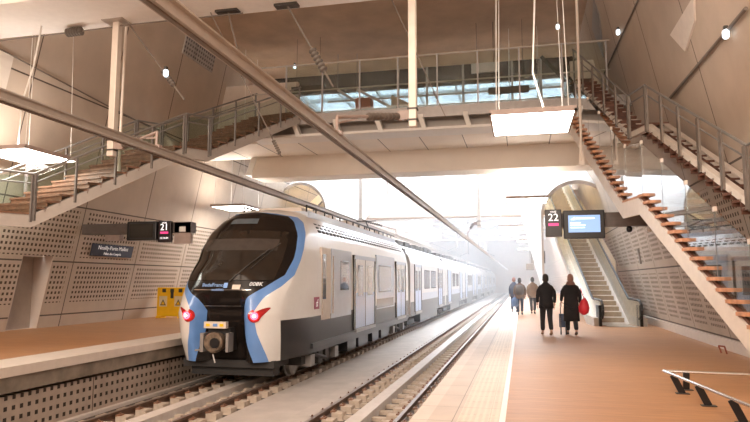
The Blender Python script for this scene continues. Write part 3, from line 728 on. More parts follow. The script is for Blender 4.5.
# ---------------------------------------------------------------- stairs
def vec(*a): return Vector(a)
def staircase(label, name, legs, side, matnear, sh, glass, railh, postm, ntread, far_rails=True, near=True, tread='treadwood', pw=.03, drop=(0, 0, 0, 0), pitch=1.35):
    """legs: list of (p,q) stringer-bottom nodes in order from the top; flights and level landings"""
    t = thing(name, label, 'staircase', tuple(legs[-1][1]))
    side = Vector(side); up = vec(0, 0, sh)
    for s_, nm in ((0, 'near_stringer'), (1, 'far_stringer')):
        for (p, q) in legs:
            p = Vector(p) + side * s_; q = Vector(q) + side * s_
            d = (q - p); dn = vec(d.x, d.y, 0).normalized(); off = side.normalized() * (.05 if s_ == 0 else -.05)
            mb = MB(); mb.prism([p, q, q + up, p + up], off)
            mb.prism([p - vec(0, 0, .02), q - vec(0, 0, .02), q, p], off * 2.6); mb.prism([p + up, q + up, q + up + vec(0, 0, .02), p + up + vec(0, 0, .02)], off * 2.6)
            mb.build('stringer' if nm == 'near_stringer' else 'stringer', matnear, t)
    for kk, (p, q) in enumerate(legs):
        p = Vector(p); q = Vector(q); dz = p.z - q.z
        if dz > .4:
            n = max(3, round(dz / .168)); d = (q - p) / n; dh = vec(d.x, d.y, 0)
            for i in range(n):
                b0 = p + d * i; z = b0.z + sh - dz / n * .35 + .04 - drop[kk]
                a = vec(b0.x, b0.y, z); e = dh * 1.12
                mb = MB(); mb.prism([a, a + e, a + e + side, a + side], (0, 0, .045)); 
                mb.prism([a + e * .04, a + e * .12, a + e * .12 + side, a + e * .04 + side], (0, 0, -.06))
                mb.prism([a + e * .86 + vec(0, 0, .0), a + e * .90, a + e * .90 + side, a + e * .86 + side], (0, 0, -.10)); mb.build('tread', tread, t)
        else:
            a = vec(p.x, p.y, p.z + sh); c = vec(q.x, q.y, q.z + sh)
            mb = MB(); mb.prism([a, c, c + side, a + side], (0, 0, .05)); mb.build('landing', tread, t)
    # balustrades
    for s_ in (0, 1):
        if (s_ == 1 and not far_rails) or (s_ == 0 and not near): continue
        for (p, q) in legs:
            p = Vector(p) + side * s_ + up; q = Vector(q) + side * s_ + up; L = (q - p).length
            n = max(1, round(L / pitch))
            for i in range(n + 1 if (p, q) else n):
                c = p + (q - p) * min(.985, max(.015, i / n))
                MB().box(c.x - .02, c.x + .02, c.y - pw, c.y + pw, c.z - .15, c.z + railh - .03).build('post', postm, t)
            if glass:
                for i in range(n):
                    c0_ = p + (q - p) * ((i + .03) / n); c1_ = p + (q - p) * ((i + .97) / n)
                    MB().prism([c0_ + vec(0, 0, .06), c1_ + vec(0, 0, .06), c1_ + vec(0, 0, railh - .08), c0_ + vec(0, 0, railh - .08)], side.normalized() * .012).build('glass_panel', glass, t)
            for hh, rr in ((railh, .026), (railh - .22, .018)):
                MB().tube(p + vec(0, 0, hh), q + vec(0, 0, hh), rr).build('handrail', 'railgrey', t)
    return t
staircase('grey steel staircase with brown treads descending from the footbridge over the left platform', 'staircase',
          [((-7.05, 19.4, 6.86), (-8.4, 15.75, 4.95)), ((-8.4, 15.75, 4.95), (-8.72, 15.05, 4.92)), ((-8.72, 15.05, 4.92), (-10.75, 12.03, 2.84)), ((-10.75, 12.03, 2.84), (-11.35, 11.0, 2.84))],
          (-1.72, .35, 0), 'stringer_grey', .25, 'glass', .95, 'post', 12, pitch=1.05)

def right_stair():
    legs = [((1.44, 19.5, 6.20), (2.30, 15.34, 3.05)), ((2.30, 15.34, 3.05), (2.50, 14.46, 3.05)), ((2.50, 14.46, 3.05), (3.25, 10.48, .56)), ((3.25, 10.48, .56), (3.42, 9.58, -.0))]
    t = thing('staircase', 'lower staircase at the right with tall clear glass side and orange wooden treads', 'staircase', (3.42, 9.58, 0))
    side = vec(1.15, .22, 0); sh = .36; up = vec(0, 0, sh)
    for s_ in (0, 1):
        for (p, q) in legs:
            p = Vector(p) + side * s_; q = Vector(q) + side * s_; off = side.normalized() * (.07 if s_ == 0 else -.07)
            pu, qu = up, up
            if q.z < .01: qu = vec(0, 0, .42)
            MB().prism([p, q, q + qu, p + pu], off).build('stringer', 'pale', t)
    for (p, q) in legs:
        p = Vector(p); q = Vector(q); dz = p.z - q.z
        if dz > .4:
            n = round(dz / .172); d = (q - p) / n; dh = vec(d.x, d.y, 0)
            for i in range(n):
                b0 = p + d * i; z = b0.z + sh - dz / n * .4 + .065; a = vec(b0.x, b0.y, z) - side * .02; e = dh * 1.1
                MB().prism([a, a + e, a + e + side, a + side], (0, 0, .06)).build('tread', M['treadlight'], t)
        else:
            a = vec(p.x, p.y, p.z + sh); c = vec(q.x, q.y, q.z + sh); MB().prism([a, c, c + side, a + side], (0, 0, .05)).build('landing', M['treadlight'], t)
    for (p, q) in legs[:1] + legs[2:3]:
        p = Vector(p) + up - vec(0, 0, .02); q = Vector(q) + up - vec(0, 0, .02)
        MB().prism([p + side * .04, q + side * .04, q + side * .04 + vec(0, 0, .08), p + side * .04 + vec(0, 0, .08)], side * .04).build('tread_carrier', 'treaddark', t)
    # tall glass between these treads and the flight above
    tops = {0: (1.32, 1.32), 1: (1.32, 1.22), 2: (1.22, 1.28)}
    for k, (p, q) in enumerate(legs[:3]):
        p = Vector(p) + up + side * .10; q = Vector(q) + up + side * .10; n = {0: 5, 1: 1, 2: 4}[k]; h0, h1 = tops[k]
        for i in range(n):
            a = p + (q - p) * (i / n); c = p + (q - p) * ((i + .985) / n); ha = h0 + (h1 - h0) * i / n; hc = h0 + (h1 - h0) * (i + 1) / n
            MB().prism([a + vec(0, 0, -.05), c + vec(0, 0, -.05), c + vec(0, 0, hc), a + vec(0, 0, ha)], side.normalized() * -.014).build('glass_panel', 'glass_stair', t)
            MB().bar(c + vec(0, 0, -.02), c + vec(0, 0, hc), .02, .03).build('glass_joint', 'post', t)
            MB().box(c.x - .025, c.x + .025, c.y - .05, c.y + .05, c.z + hc - .04, c.z + hc + .04).build('glass_clamp', 'pale', t)
            MB().box(c.x - .025, c.x + .025, c.y - .04, c.y + .04, c.z - .08, c.z + .0).build('glass_clamp', 'pale', t)
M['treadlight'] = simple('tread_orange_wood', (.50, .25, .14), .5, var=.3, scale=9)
right_stair()
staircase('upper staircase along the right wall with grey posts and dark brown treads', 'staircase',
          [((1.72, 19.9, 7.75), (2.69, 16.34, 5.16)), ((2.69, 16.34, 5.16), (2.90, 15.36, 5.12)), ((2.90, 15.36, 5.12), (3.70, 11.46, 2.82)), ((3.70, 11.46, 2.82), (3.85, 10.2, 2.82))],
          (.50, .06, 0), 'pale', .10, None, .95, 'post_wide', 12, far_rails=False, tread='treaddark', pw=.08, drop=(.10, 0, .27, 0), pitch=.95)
# suspension rods
def rod(p, q, label):
    o = MB().tube(p, q, .035, n=8).build('suspension_rod', 'pale'); tag(o, label, 'rod', 'stair suspension rods')
    MB().prism([(q[0] - .07, q[1], q[2] - .1), (q[0] + .07, q[1], q[2] - .1), (q[0] + .035, q[1], q[2] + .6), (q[0] - .035, q[1], q[2] + .6)], (0, .03, 0)).build('fork_end', 'pale', o)
rod((1.60, 16.75, CEIL), (1.60, 17.05, 4.75), 'pale rod holding up the right staircase')
rod((-9.72, 13.72, CEIL), (-9.78, 13.72, 4.0), 'pale rod holding up the left staircase')

# ---------------------------------------------------------------- footbridge
fb = thing('footbridge', 'grey steel footbridge with tall glass screens crossing above the tracks', 'footbridge', (-3, 19.5, 6.42))
XL, XR = -8.9, 3.35
MB().box(XL, XR, 19.5, 23.3, 6.98, 7.10).build('deck', 'steel_grey', fb)
MB().box(XL, XR, 19.44, 19.56, 6.80, 7.14).build('edge_beam', 'steel_grey', fb)
MB().box(XL, XR, 20.0, 20.2, 6.55, 6.98).build('main_beam', 'steel', fb)
MB().box(XL, XR, 19.55, 20.5, 6.42, 6.50).build('bottom_flange', 'white_paint', fb)
for k in range(7):
    x = -7.35 + k * 1.42
    MB().prism([(x, 19.40, 6.90), (x, 19.40, 6.78), (x + .12, 19.52, 6.40), (x + .12, 19.78, 6.40), (x, 19.6, 6.90)], (.15, 0, 0)).build('bracket', 'white_paint', fb)
xs_ = [-7.6 + 1.28 * k for k in range(9)]
for k, x in enumerate(xs_):
    MB().box(x - .022, x + .022, 19.46, 19.52, 6.95, 8.86).build('screen_post', 'steel_grey', fb)
    if k < 8:
        MB().box(x + .04, x + 1.24, 19.485, 19.497, 7.15, 8.82).build('glass_screen', 'glass', fb)
        MB().box(x + .04, x + 1.24, 23.0, 23.012, 7.15, 8.15).build('glass_screen', 'glass', fb)
    MB().box(x - .03, x + .03, 23.0, 23.06, 7.05, 8.2).build('screen_post', 'steel_grey', fb)
MB().tube((XL, 19.49, 8.86), (2.75, 19.49, 8.86), .03).build('top_rail', 'steel', fb)
MB().tube((XL, 19.60, 7.98), (2.75, 19.60, 7.98), .025).build('handrail', 'steel', fb)
MB().tube((XL, 23.03, 8.2), (2.75, 23.03, 8.2), .03).build('handrail', 'steel_grey', fb)
MB().tube((XL, 22.9, 7.9), (2.75, 22.9, 7.9), .025).build('handrail', 'steel_grey', fb)
# signs and struts seen through the bridge screens
def board(name, x0, x1, y, z0, z1, label, mat, cat, rods_=True, txt=None, tm='text', hang=CEIL):
    t = thing(name, label, cat, ((x0 + x1) / 2, y, z0))
    o = MB().box(x0, x1, y, y + .12, z0, z1).build('panel', mat, t)
    if rods_:
        for x in (x0 + .2, x1 - .2) if x1 - x0 > .5 else ((x0 + x1) / 2,): MB().tube((x, y + .06, z1), (x, y + .06, hang + (.3 if y > 30 else 0)), .007).build('hanger', 'dark', t)
    if txt:
        text_obj('lettering', txt, (z1 - z0) * .55, tm, t, ((x0 + x1) / 2, y - .004, (z0 + z1) / 2), (1, 0, 0), (0, 0, 1))
    return t
board('information_sign', -8.60, -7.25, 22.6, 8.90, 9.16, 'long dark sign board seen through the left end of the bridge glass', 'dark', 'sign')
board('information_sign', -1.02, .42, 22.6, 8.36, 8.60, 'long dark sign board seen through the bridge glass near the right end', 'dark', 'sign')
board('information_sign', -1.62, -.62, 22.6, 9.2, 9.55, 'grey sign board hanging from the ceiling above the bridge', 'steel_grey', 'sign')
o = MB().box(-6.2, -5.6, 23.3, 23.9, 6.66, 8.75).build('red_column', 'wood_sign'); tag(o, 'narrow red brown panel standing beyond the bridge screens', 'panel')
for p, q, lab in (((-7.3, 24.6, 9.55), (-5.2, 24.6, 8.1), 'pale diagonal strut beyond the bridge, left one'), ((-6.5, 24.7, 9.55), (-3.2, 24.7, 7.6), 'pale diagonal strut beyond the bridge, longer one')):
    o = MB().bar(p, q, .10, .10).build('diagonal_strut', 'steel_grey'); tag(o, lab, 'strut', 'struts beyond the bridge'); MB().tube(p, (p[0], p[1], CEIL), .012).build('hanger_rod', 'steel_grey', o)
o = MB().prism([(-4.9, 24, 9.0), (-2.2, 24, 7.6), (-4.9, 24, 7.6)], (0, 1.0, 0)).build('stair_mass', 'wall_b'); tag(o, 'dark wedge shaped stair seen beyond the left half of the bridge', 'stair')
MB().bar((.75, 19.6, 8.55), (1.45, 19.6, 7.7), .05, .10).build('brace', 'dark', fb)
for x, wh in ((-5.2, 'leftmost'), (-3.9, 'second from the left'), (-2.3, 'middle'), (-.2, 'second from the right'), (1.0, 'rightmost')):
    tag(MB().box(x - .05, x + .05, 27.0, 27.1, 6.7, CEIL).build('mezzanine_mullion', 'steel_grey'), wh + ' slim grey mullion of the window wall beyond the footbridge', 'mullion', 'mullions beyond the footbridge')
M['dim_glass'] = glass_mat('dimming_tint', (.36, .38, .39), refl=.5)  # grey tint that tones down the bright opening beyond the bridge
g2 = MB().box(-12.4, 3.0, 27.04, 27.07, 6.7, CEIL - .01).build('dimming_pane', 'dim_glass'); g2['kind'] = 'structure'  # added pane, put in only to dim the white behind the bridge
tag(MB().box(-8.5, 1.9, 27.0, 27.03, 9.75, 9.83).build('mezzanine_transom', 'steel_grey'), 'long level grey bar across the bright opening beyond the footbridge', 'bar')

# vents
def wallpatch(fn, side, pts, th=.04):
    return MB().prism([(fn(z) + side * .005, y, z) for y, z in pts], (side * th, 0, 0))
tag(wallpatch(wl, 1, [(19.7, 10.55), (21.9, 10.55), (21.9, 9.75), (19.7, 9.75)]).build('wall_vent', 'grille'), 'square hole ventilation grille high on the left wall', 'vent')
tag(wallpatch(wr, -1, [(20.5, 10.6), (21.9, 10.2), (21.4, 9.0), (20.3, 10.0)]).build('wall_vent', 'steel_grey'), 'dark grey panel high on the right wall near the ceiling', 'vent')
tag(wallpatch(wr, -1, [(12.3, 6.9), (14.2, 6.9), (13.6, 6.3), (12.6, 6.55)]).build('wall_panel', 'pale'), 'pale flat panel high on the right wall at the picture top', 'panel')
tag(wallpatch(wl, 1, [(11.6, 7.2), (12.75, 7.2), (12.75, 6.25), (11.6, 6.25)]).build('wall_panel', 'pale'), 'pale flat panel on the left wall at the left picture edge', 'panel')
# small lamps on walls
def wall_lamp(x, y, z, label):
    t = thing('wall_lamp', label, 'lamp', (x, y, z), 'small white wall lamps')
    MB().lathe((x, y, z - .08), (x, y, z + .08), [(0, .03), (.2, .055), (.8, .055), (1, .03)], 12).build('lamp_head', M['smalllamp'], t, smooth=True)
    MB().box(x - .03, x + .03, y - .03, y + .03, z + .07, z + .14).build('lamp_bracket', 'dark', t)
M['smalllamp'] = emissive('small_lamp', (.75, .9, 1.0), 1.6)
wall_lamp(2.82, 18.25, 8.61, 'small white lamp on the panel joint high on the right wall')
wall_lamp(3.42, 11.2, 5.72, 'small white lamp under the diagonal pipe at the upper right')
wall_lamp(-8.4, 22.4, 9.9, 'small white lamp hanging over the left end of the bridge')
wall_lamp(1.25, 19.2, 9.3, 'small white lamp at the right end of the bridge screens')
wall_lamp(-7.33, 11.75, 6.05, 'small white lamp on the stay below the left drop post')

# ---------------------------------------------------------------- station name plate, displays
sg_ = thing('station_sign', 'dark blue station name plate on the perforated left wall', 'sign', (-13.1, 18.3, 2.6))
yA, yB, zA, zB = 17.28, 19.42, 2.41, 2.80
MB().prism([(wl(z) + .03, y, z) for y, z in ((yA, zA), (yB, zA), (yB, zB), (yA, zB))], (.03, 0, 0)).build('plate', 'signblue', sg_)
upw = vec(LEAN, 0, 1).normalized()
text_obj('lettering', 'Neuilly-Porte Maillot', .185, 'text', sg_, (wl(2.69) + .065, 18.35, 2.68), (0, 1, 0), upw)
text_obj('lettering', 'Palais des Congrès', .12, 'text', sg_, (wl(2.51) + .065, 18.35, 2.50), (0, 1, 0), upw)

def display_arm(name, label, x0, x1, y, z0, z1): 
    o = MB().box(x0, x1, y + .05, y + .35, z0, z1).build(name, M['armgrey']); tag(o, label, 'bracket', 'display brackets'); return o
M['armgrey'] = simple('arm_grey', (.13, .105, .095), .5)
display_arm('display_bracket', 'dark grey bracket arm reaching from the left wall to the displays', -13.0, -9.35, 16.55, 3.02, 3.33)
display_arm('display_bracket', 'dark grey bracket arm reaching from the right wall to the screen', 0.70, 3.98, 17.05, 3.02, 3.38)
tv = thing('information_screen', 'black information screen with lit blue page on the right platform', 'screen', (1.58, 17, 2.69))
bevel(MB().box(1.08, 2.09, 16.88, 17.05, 2.70, 3.43).build('casing', 'black', tv), .02)
sc_ = MB().box(1.20, 1.98, 16.872, 16.882, 2.86, 3.30).build('screen', 'screen', tv)
mb = MB(); mb.box(1.38, 1.84, 16.866, 16.872, 3.20, 3.235); mb.box(1.25, 1.50, 16.866, 16.872, 3.09, 3.115); mb.box(1.25, 1.62, 16.866, 16.872, 3.03, 3.055); mb.box(1.25, 1.60, 16.866, 16.872, 2.97, 2.99)
mb.prism([(1.26, 16.866, 3.18), (1.34, 16.866, 3.25), (1.36, 16.866, 3.25), (1.36, 16.866, 3.18)], (0, .006, 0)); mb.build('page_lines', 'screen_light', sc_, loc=1)
sc_.children[0].matrix_parent_inverse = Matrix()
def platform_number(x0, x1, y, z0, z1, num, sub_, label):
    t = thing('platform_display', label, 'display', ((x0 + x1) / 2, y, z0))
    bevel(MB().box(x0, x1, y, y + .14, z0, z1).build('casing', M['dispdark'], t), .012)
    cx = (x0 + x1) / 2; h = z1 - z0
    text_obj('number', num, .27, 'digit', t, (cx, y - .004, z1 - h * .30), (1, 0, 0), (0, 0, 1)); text_obj('lettering', sub_, .07, 'digit', t, (cx, y - .004, z1 - h * .09), (1, 0, 0), (0, 0, 1))
    MB().box(cx - .13, cx + .13, y - .004, y + .002, z0 + h * .40, z0 + h * .50).build('magenta_bar', 'magenta', t)
    return t
M['dispdark'] = simple('display_dark', (.022, .014, .016), .3)
platform_number(.63, 1.04, 16.95, 2.76, 3.47, '22', 'VOIE', 'narrow black display showing 22 beside the blue screen')
t = platform_number(-10.32, -9.92, 16.45, 2.74, 3.36, '21', 'VOIE', 'narrow black display showing 21 by the left wall arm')
text_obj('lettering', '12:10:04', .08, 'digit', t, (-10.12, 16.446, 2.86), (1, 0, 0), (0, 0, 1))
t = thing('information_screen', 'switched off black screen hanging from the left wall arm', 'screen', (-10.8, 16.5, 2.78))
bevel(MB().box(-11.32, -10.36, 16.4, 16.56, 2.80, 3.36).build('casing', 'black', t), .02); MB().box(-11.22, -10.46, 16.394, 16.402, 2.88, 3.28).build('screen', M['t_glass'], t)
t = thing('display_box', 'grey backed display box on the end of the left wall arm', 'display', (-9.6, 16.5, 2.7))
MB().box(-9.88, -9.36, 16.6, 16.75, 2.70, 3.34).build('casing', 'lampframe', t); MB().box(-9.72, -9.52, 16.59, 16.6, 3.05, 3.2).build('sticker', 'white_paint', t)
for x0, x1, z0, z1, mt, lab in ((.56, .92, 2.7, 3.45, 'steel_grey', 'far grey hanging display in the haze beyond the screen'), (.99, 1.42, 2.7, 3.45, 'dark', 'far dark hanging display in the haze'), (.27, .75, 2.28, 2.68, 'steel_grey', 'farthest small grey display hanging low in the haze')):
    board('hanging_display', x0, x1, 40.0, z0, z1, lab, mt, 'display')

# ---------------------------------------------------------------- yellow barriers
yb = thing('safety_barrier', 'yellow plastic barrier with warning triangles on the left platform', 'barrier', (-12.8, 21.4, LZ))
W0, W1, yy0 = -13.30, -12.12, 21.3
m_ = MB(); Hb = 1.12
m_.box(W0, W1, yy0, yy0 + .10, LZ + .06, LZ + Hb)
bevel(m_.build('panel', 'yellow', yb), .02)
MB().box(W0 + .05, W0 + .25, yy0 - .12, yy0 + .25, LZ, LZ + .07).box(W1 - .25, W1 - .05, yy0 - .12, yy0 + .25, LZ, LZ + .07).build('foot', 'yellow', yb)
mb = MB()
for f in (.18, .46, .75): mb.box(W0 + f * 1.18, W0 + f * 1.18 + .15, yy0 - .005, yy0, LZ + .94, LZ + 1.07)
mb.box(W0 + .56, W0 + .68, yy0 - .005, yy0, LZ + .72, LZ + .95); mb.build('slot', 'dark', yb)
for f in (.22, .75):
    cx = W0 + f * 1.18; a = MB().box(cx - .16, cx + .16, yy0 - .006, yy0, LZ + .42, LZ + .80).build('sticker', M['stick'] if 'stick' in M else 'cream', yb)
    tr_ = MB().prism([(cx - .12, yy0 - .010, LZ + .46), (cx + .12, yy0 - .010, LZ + .46), (cx, yy0 - .010, LZ + .68)], (0, .003, 0)).build('warning_triangle', 'dark', yb)
    MB().prism([(cx - .075, yy0 - .014, LZ + .49), (cx + .075, yy0 - .014, LZ + .49), (cx, yy0 - .014, LZ + .62)], (0, .003, 0)).build('warning_triangle', 'yellow', yb)
yc = bevel(MB().box(-12.04, -11.92, 21.45, 21.62, LZ, LZ + 1.1).build('safety_barrier', 'yellow'), .03); tag(yc, 'narrow yellow barrier end beside the train nose', 'barrier')
MB().box(-12.03, -11.93, 21.44, 21.45, LZ + .95, LZ + 1.04).build('slot', 'dark', yc)

# ---------------------------------------------------------------- floor guard rails
def guard(pts, posts, label):
    t = thing('floor_guard_rail', label, 'guard rail', (pts[0][0], pts[0][1], 0), 'low guard rails')
    MB().path(pts, .022, n=10).build('rail_tube', 'chrome', t)
    for p in posts:
        x, y, dx, dy = p
        MB().bar((x, y, .0), (x - dx, y - dy, .26), .09, .02, up=(0, 1, 0)).build('post', 'black', t)
        MB().box(x - .09, x + .09, y - .05, y + .05, 0, .012).build('foot_plate', 'dark', t)
guard([(2.05, 10.45, .27), (2.42, 7.4, .27)], [(2.22, 10.1, .12, 0), (2.33, 9.2, .12, 0), (2.44, 8.2, .12, 0), (2.53, 7.5, .12, 0)], 'low steel guard rail with black slanted posts on the right platform, running toward the viewer')
guard([(2.05, 10.45, .27), (3.9, 10.25, .27)], [(2.35, 10.45, 0, .05), (3.4, 10.3, 0, .05)], 'low steel guard rail crossing behind the other at the right edge')
t = MB(); t.path([(4.35, 15.9, 0), (4.30, 15.9, .16), (4.38, 15.75, .16), (4.42, 15.75, 0)], .018); o = t.build('wall_hook', 'wood_sign'); tag(o, 'small red brown bent loop on the floor by the right wall', 'hook')
o = MB().tube((4.13, 24.0, 2.22), (4.06, 24.0, 2.75), .04).build('grab_bar', 'steel_grey'); tag(o, 'small vertical handle on the right wall panel', 'handle')
# CCTV cameras under right arm
for x, mt, lab in ((2.72, 'black', 'small black dome camera under the right screen arm'), (3.2, 'white_paint', 'small white dome camera under the right screen arm')):
    o = MB().lathe((x, 17.2, 3.02), (x, 17.2, 2.86), [(0, .05), (.4, .08), (.8, .07), (1, .03)], 12).build('dome_camera', mt, smooth=True); tag(o, lab, 'camera', 'dome cameras')
for y, lab in ((16.9, 'dark loudspeaker cluster under the left wall arm'),):
    o = MB().box(-12.2, -11.7, 16.6, 16.8, 2.82, 3.0).build('loudspeaker', 'lampframe'); tag(o, lab, 'loudspeaker')

# ---------------------------------------------------------------- escalators and arched tubes
ESC = .555
def escalator(x0, y0, zb, label, w=1.0, sgn=1, ax=-.11, run=13.0, mir=False):
    t = thing('escalator', label, 'escalator', (x0, y0, zb))
    D = vec(ax, .994, ESC); Dh = vec(ax, .994, 0); R_ = vec(.994, -ax, 0)
    o0 = vec(x0, y0, zb)
    n = int(run / .36)
    for i in range(min(n, 44)):
        p = o0 + Dh * (.8 + i * .36) + vec(0, 0, i * .36 * ESC + .02)
        MB().prism([p - R_ * w / 2, p + R_ * w / 2, p + R_ * w / 2 + vec(0, 0, .2), p - R_ * w / 2 + vec(0, 0, .2)], Dh * .38).build('step', 'escal_step', t)
    MB().prism([o0 - R_ * w / 2 - Dh * 1.0, o0 + R_ * w / 2 - Dh * 1.0, o0 + R_ * w / 2 + Dh * .9, o0 - R_ * w / 2 + Dh * .9], (0, 0, .02)).build('comb_plate', 'escal_steel', t)
    for s in (-1, 1):
        e = R_ * (s * (w / 2 + .16)); pA = o0 + e - Dh * .6; pB = o0 + e + Dh * .7; pC = pB + D * run
        MB().prism([pA, pB, pC, pC + vec(0, 0, .35), pB + vec(0, 0, .35), pA + vec(0, 0, .30)], R_ * (s * .26)).build('skirt_panel', 'escal_steel', t)
        MB().prism([pA + vec(0, 0, .3), pB + vec(0, 0, .35), pC + vec(0, 0, .35), pC + vec(0, 0, .92), pB + vec(0, 0, .92), pA + vec(0, 0, .86)], R_ * (s * .03)).build('balustrade_panel', 'balus', t)
        hp = [pC + vec(0, 0, .96), pB + vec(0, 0, .96), pA + vec(0, 0, .93)]
        for k in range(7):
            a = PI / 2 + PI * k / 6; hp.append(pA + vec(0, 0, .60) - Dh * (.33 * math.cos(a - PI / 2) * 1.0 if 0 else .33 * math.sin(a - PI / 2)) + vec(0, 0, .33 * math.cos(a - PI / 2)))
        MB().path([tuple(q) for q in hp], .045, n=8).build('handrail', 'rubber', t)
        MB().prism([pA - Dh * .1 + vec(0, 0, 0), pA + Dh * .35, pA + Dh * .35 + vec(0, 0, .75), pA - Dh * .1 + vec(0, 0, .75)], R_ * (s * .10)).build('newel', 'black', t)
    MB().prism([o0 + Dh * .7 - R_ * .7, o0 + Dh * (run + .7) - R_ * .7 + vec(0, 0, ESC * run), o0 + Dh * (run + .7) - R_ * .7 + vec(0, 0, ESC * run - .5), o0 + Dh * 1.6 - R_ * .7], R_ * 1.4).build('truss', 'white_paint', t)
    return t
escalator(3.34, 24.9, 0, 'escalator with pale steps rising into the arched tube beyond the blue screen')
def tube_mouth(cx, cy, zc, w, h, ax, label, length=9, slope=ESC):
    t = thing('escalator_tube', label, 'tunnel', (cx, cy, zc))
    Dh = vec(ax, .994, slope); R_ = vec(.994, -ax, 0); U = vec(0, 0, 1); prof = []
    for k in range(25):
        a = PI * k / 24 ; prof.append((math.cos(a) * w / 2, math.sin(a) * w / 2 + h - w / 2))
    prof = [(w / 2, -1.5)] + prof + [(-w / 2, -1.5)]
    o0 = vec(cx, cy, zc); rows = []
    for s in (0, 1):
        rows.append([o0 + R_ * a + U * b_ + Dh * (length * s) for a, b_ in prof])
    rows2 = [[o0 + R_ * (a * 1.06) + U * (b_ * 1.05) + Dh * (length * s) for a, b_ in prof] for s in (0, 1)]
    mb = MB(); mb.grid(rows); mb.build('lining', 'cream', t, smooth=True)
    mb = MB(); mb.grid(rows2); mb.build('outer_skin', 'white_paint', t, smooth=True)
    mb = MB(); mb.grid([rows[0], rows2[0]]); mb.prism([rows[0][0], rows2[0][0], rows2[0][0] + U * .01, rows[0][0] + U * .01], Dh * .1); mb.build('rim', 'pale', t)
    for s_ in (-1, 1):
        p = o0 + R_ * (s_ * w * .40) + U * (h - w * .22) + Dh * .4; q = p + Dh * (length - 1)
        MB().tube(p, q, .05, n=6).build('light_strip', 'tubelight', t)
tube_mouth(2.62, 30.6, 2.6, 3.2, 3.55, -.11, 'cream lined arched escalator tube at the right, behind the screens')
tube_mouth(-11.45, 31.5, 3.6, 2.9, 3.1, .11, 'cream lined arched escalator tube at the left, above the train nose')
escalator(-11.7, 25.2, LZ, 'escalator rising into the left arched tube, hidden behind the train', ax=.11, run=11)

# ---------------------------------------------------------------- people
def skin_obj(name, pts, edges, mat, parent, root=0, sub=2):
    me = bpy.data.meshes.new(name); me.from_pydata([p[:3] for p in pts], edges, []); me.update()
    bm = bmesh.new(); bm.from_mesh(me); ly = bm.verts.layers.skin.verify()
    bm.verts.ensure_lookup_table()
    for i, v in enumerate(bm.verts):
        r = pts[i][3]; r2 = pts[i][4] if len(pts[i]) > 4 else r; v[ly].radius = (r, r2); v[ly].use_root = (i == root)
    bm.to_mesh(me); bm.free()
    me.materials.append(M[mat] if isinstance(mat, str) else mat)
    o = bpy.data.objects.new(name, me); COL.objects.link(o)
    m = o.modifiers.new('skin', 'SKIN'); m.use_smooth_shade = True
    if sub: s = o.modifiers.new('sub', 'SUBSURF'); s.levels = sub; s.render_levels = sub
    if parent is not None: o.parent = parent
    return o
def coat_loft(name, rings, mat, parent, n=20):
    """rings: (cx, cy, z, rx, ry)"""
    rows = []
    for cx, cy, z, rx, ry in rings:
        rows.append([(cx + rx * math.cos(2 * PI * i / n), cy + ry * math.sin(2 * PI * i / n), z) for i in range(n + 1)])
    mb = MB(); mb.grid(rows); mb.add(rows[-1][:-1], [tuple(range(n))]); mb.add(rows[0][:-1], [tuple(range(n))])
    o = mb.build(name, mat, parent, smooth=True, loc=1); o.matrix_parent_inverse = Matrix(); return o
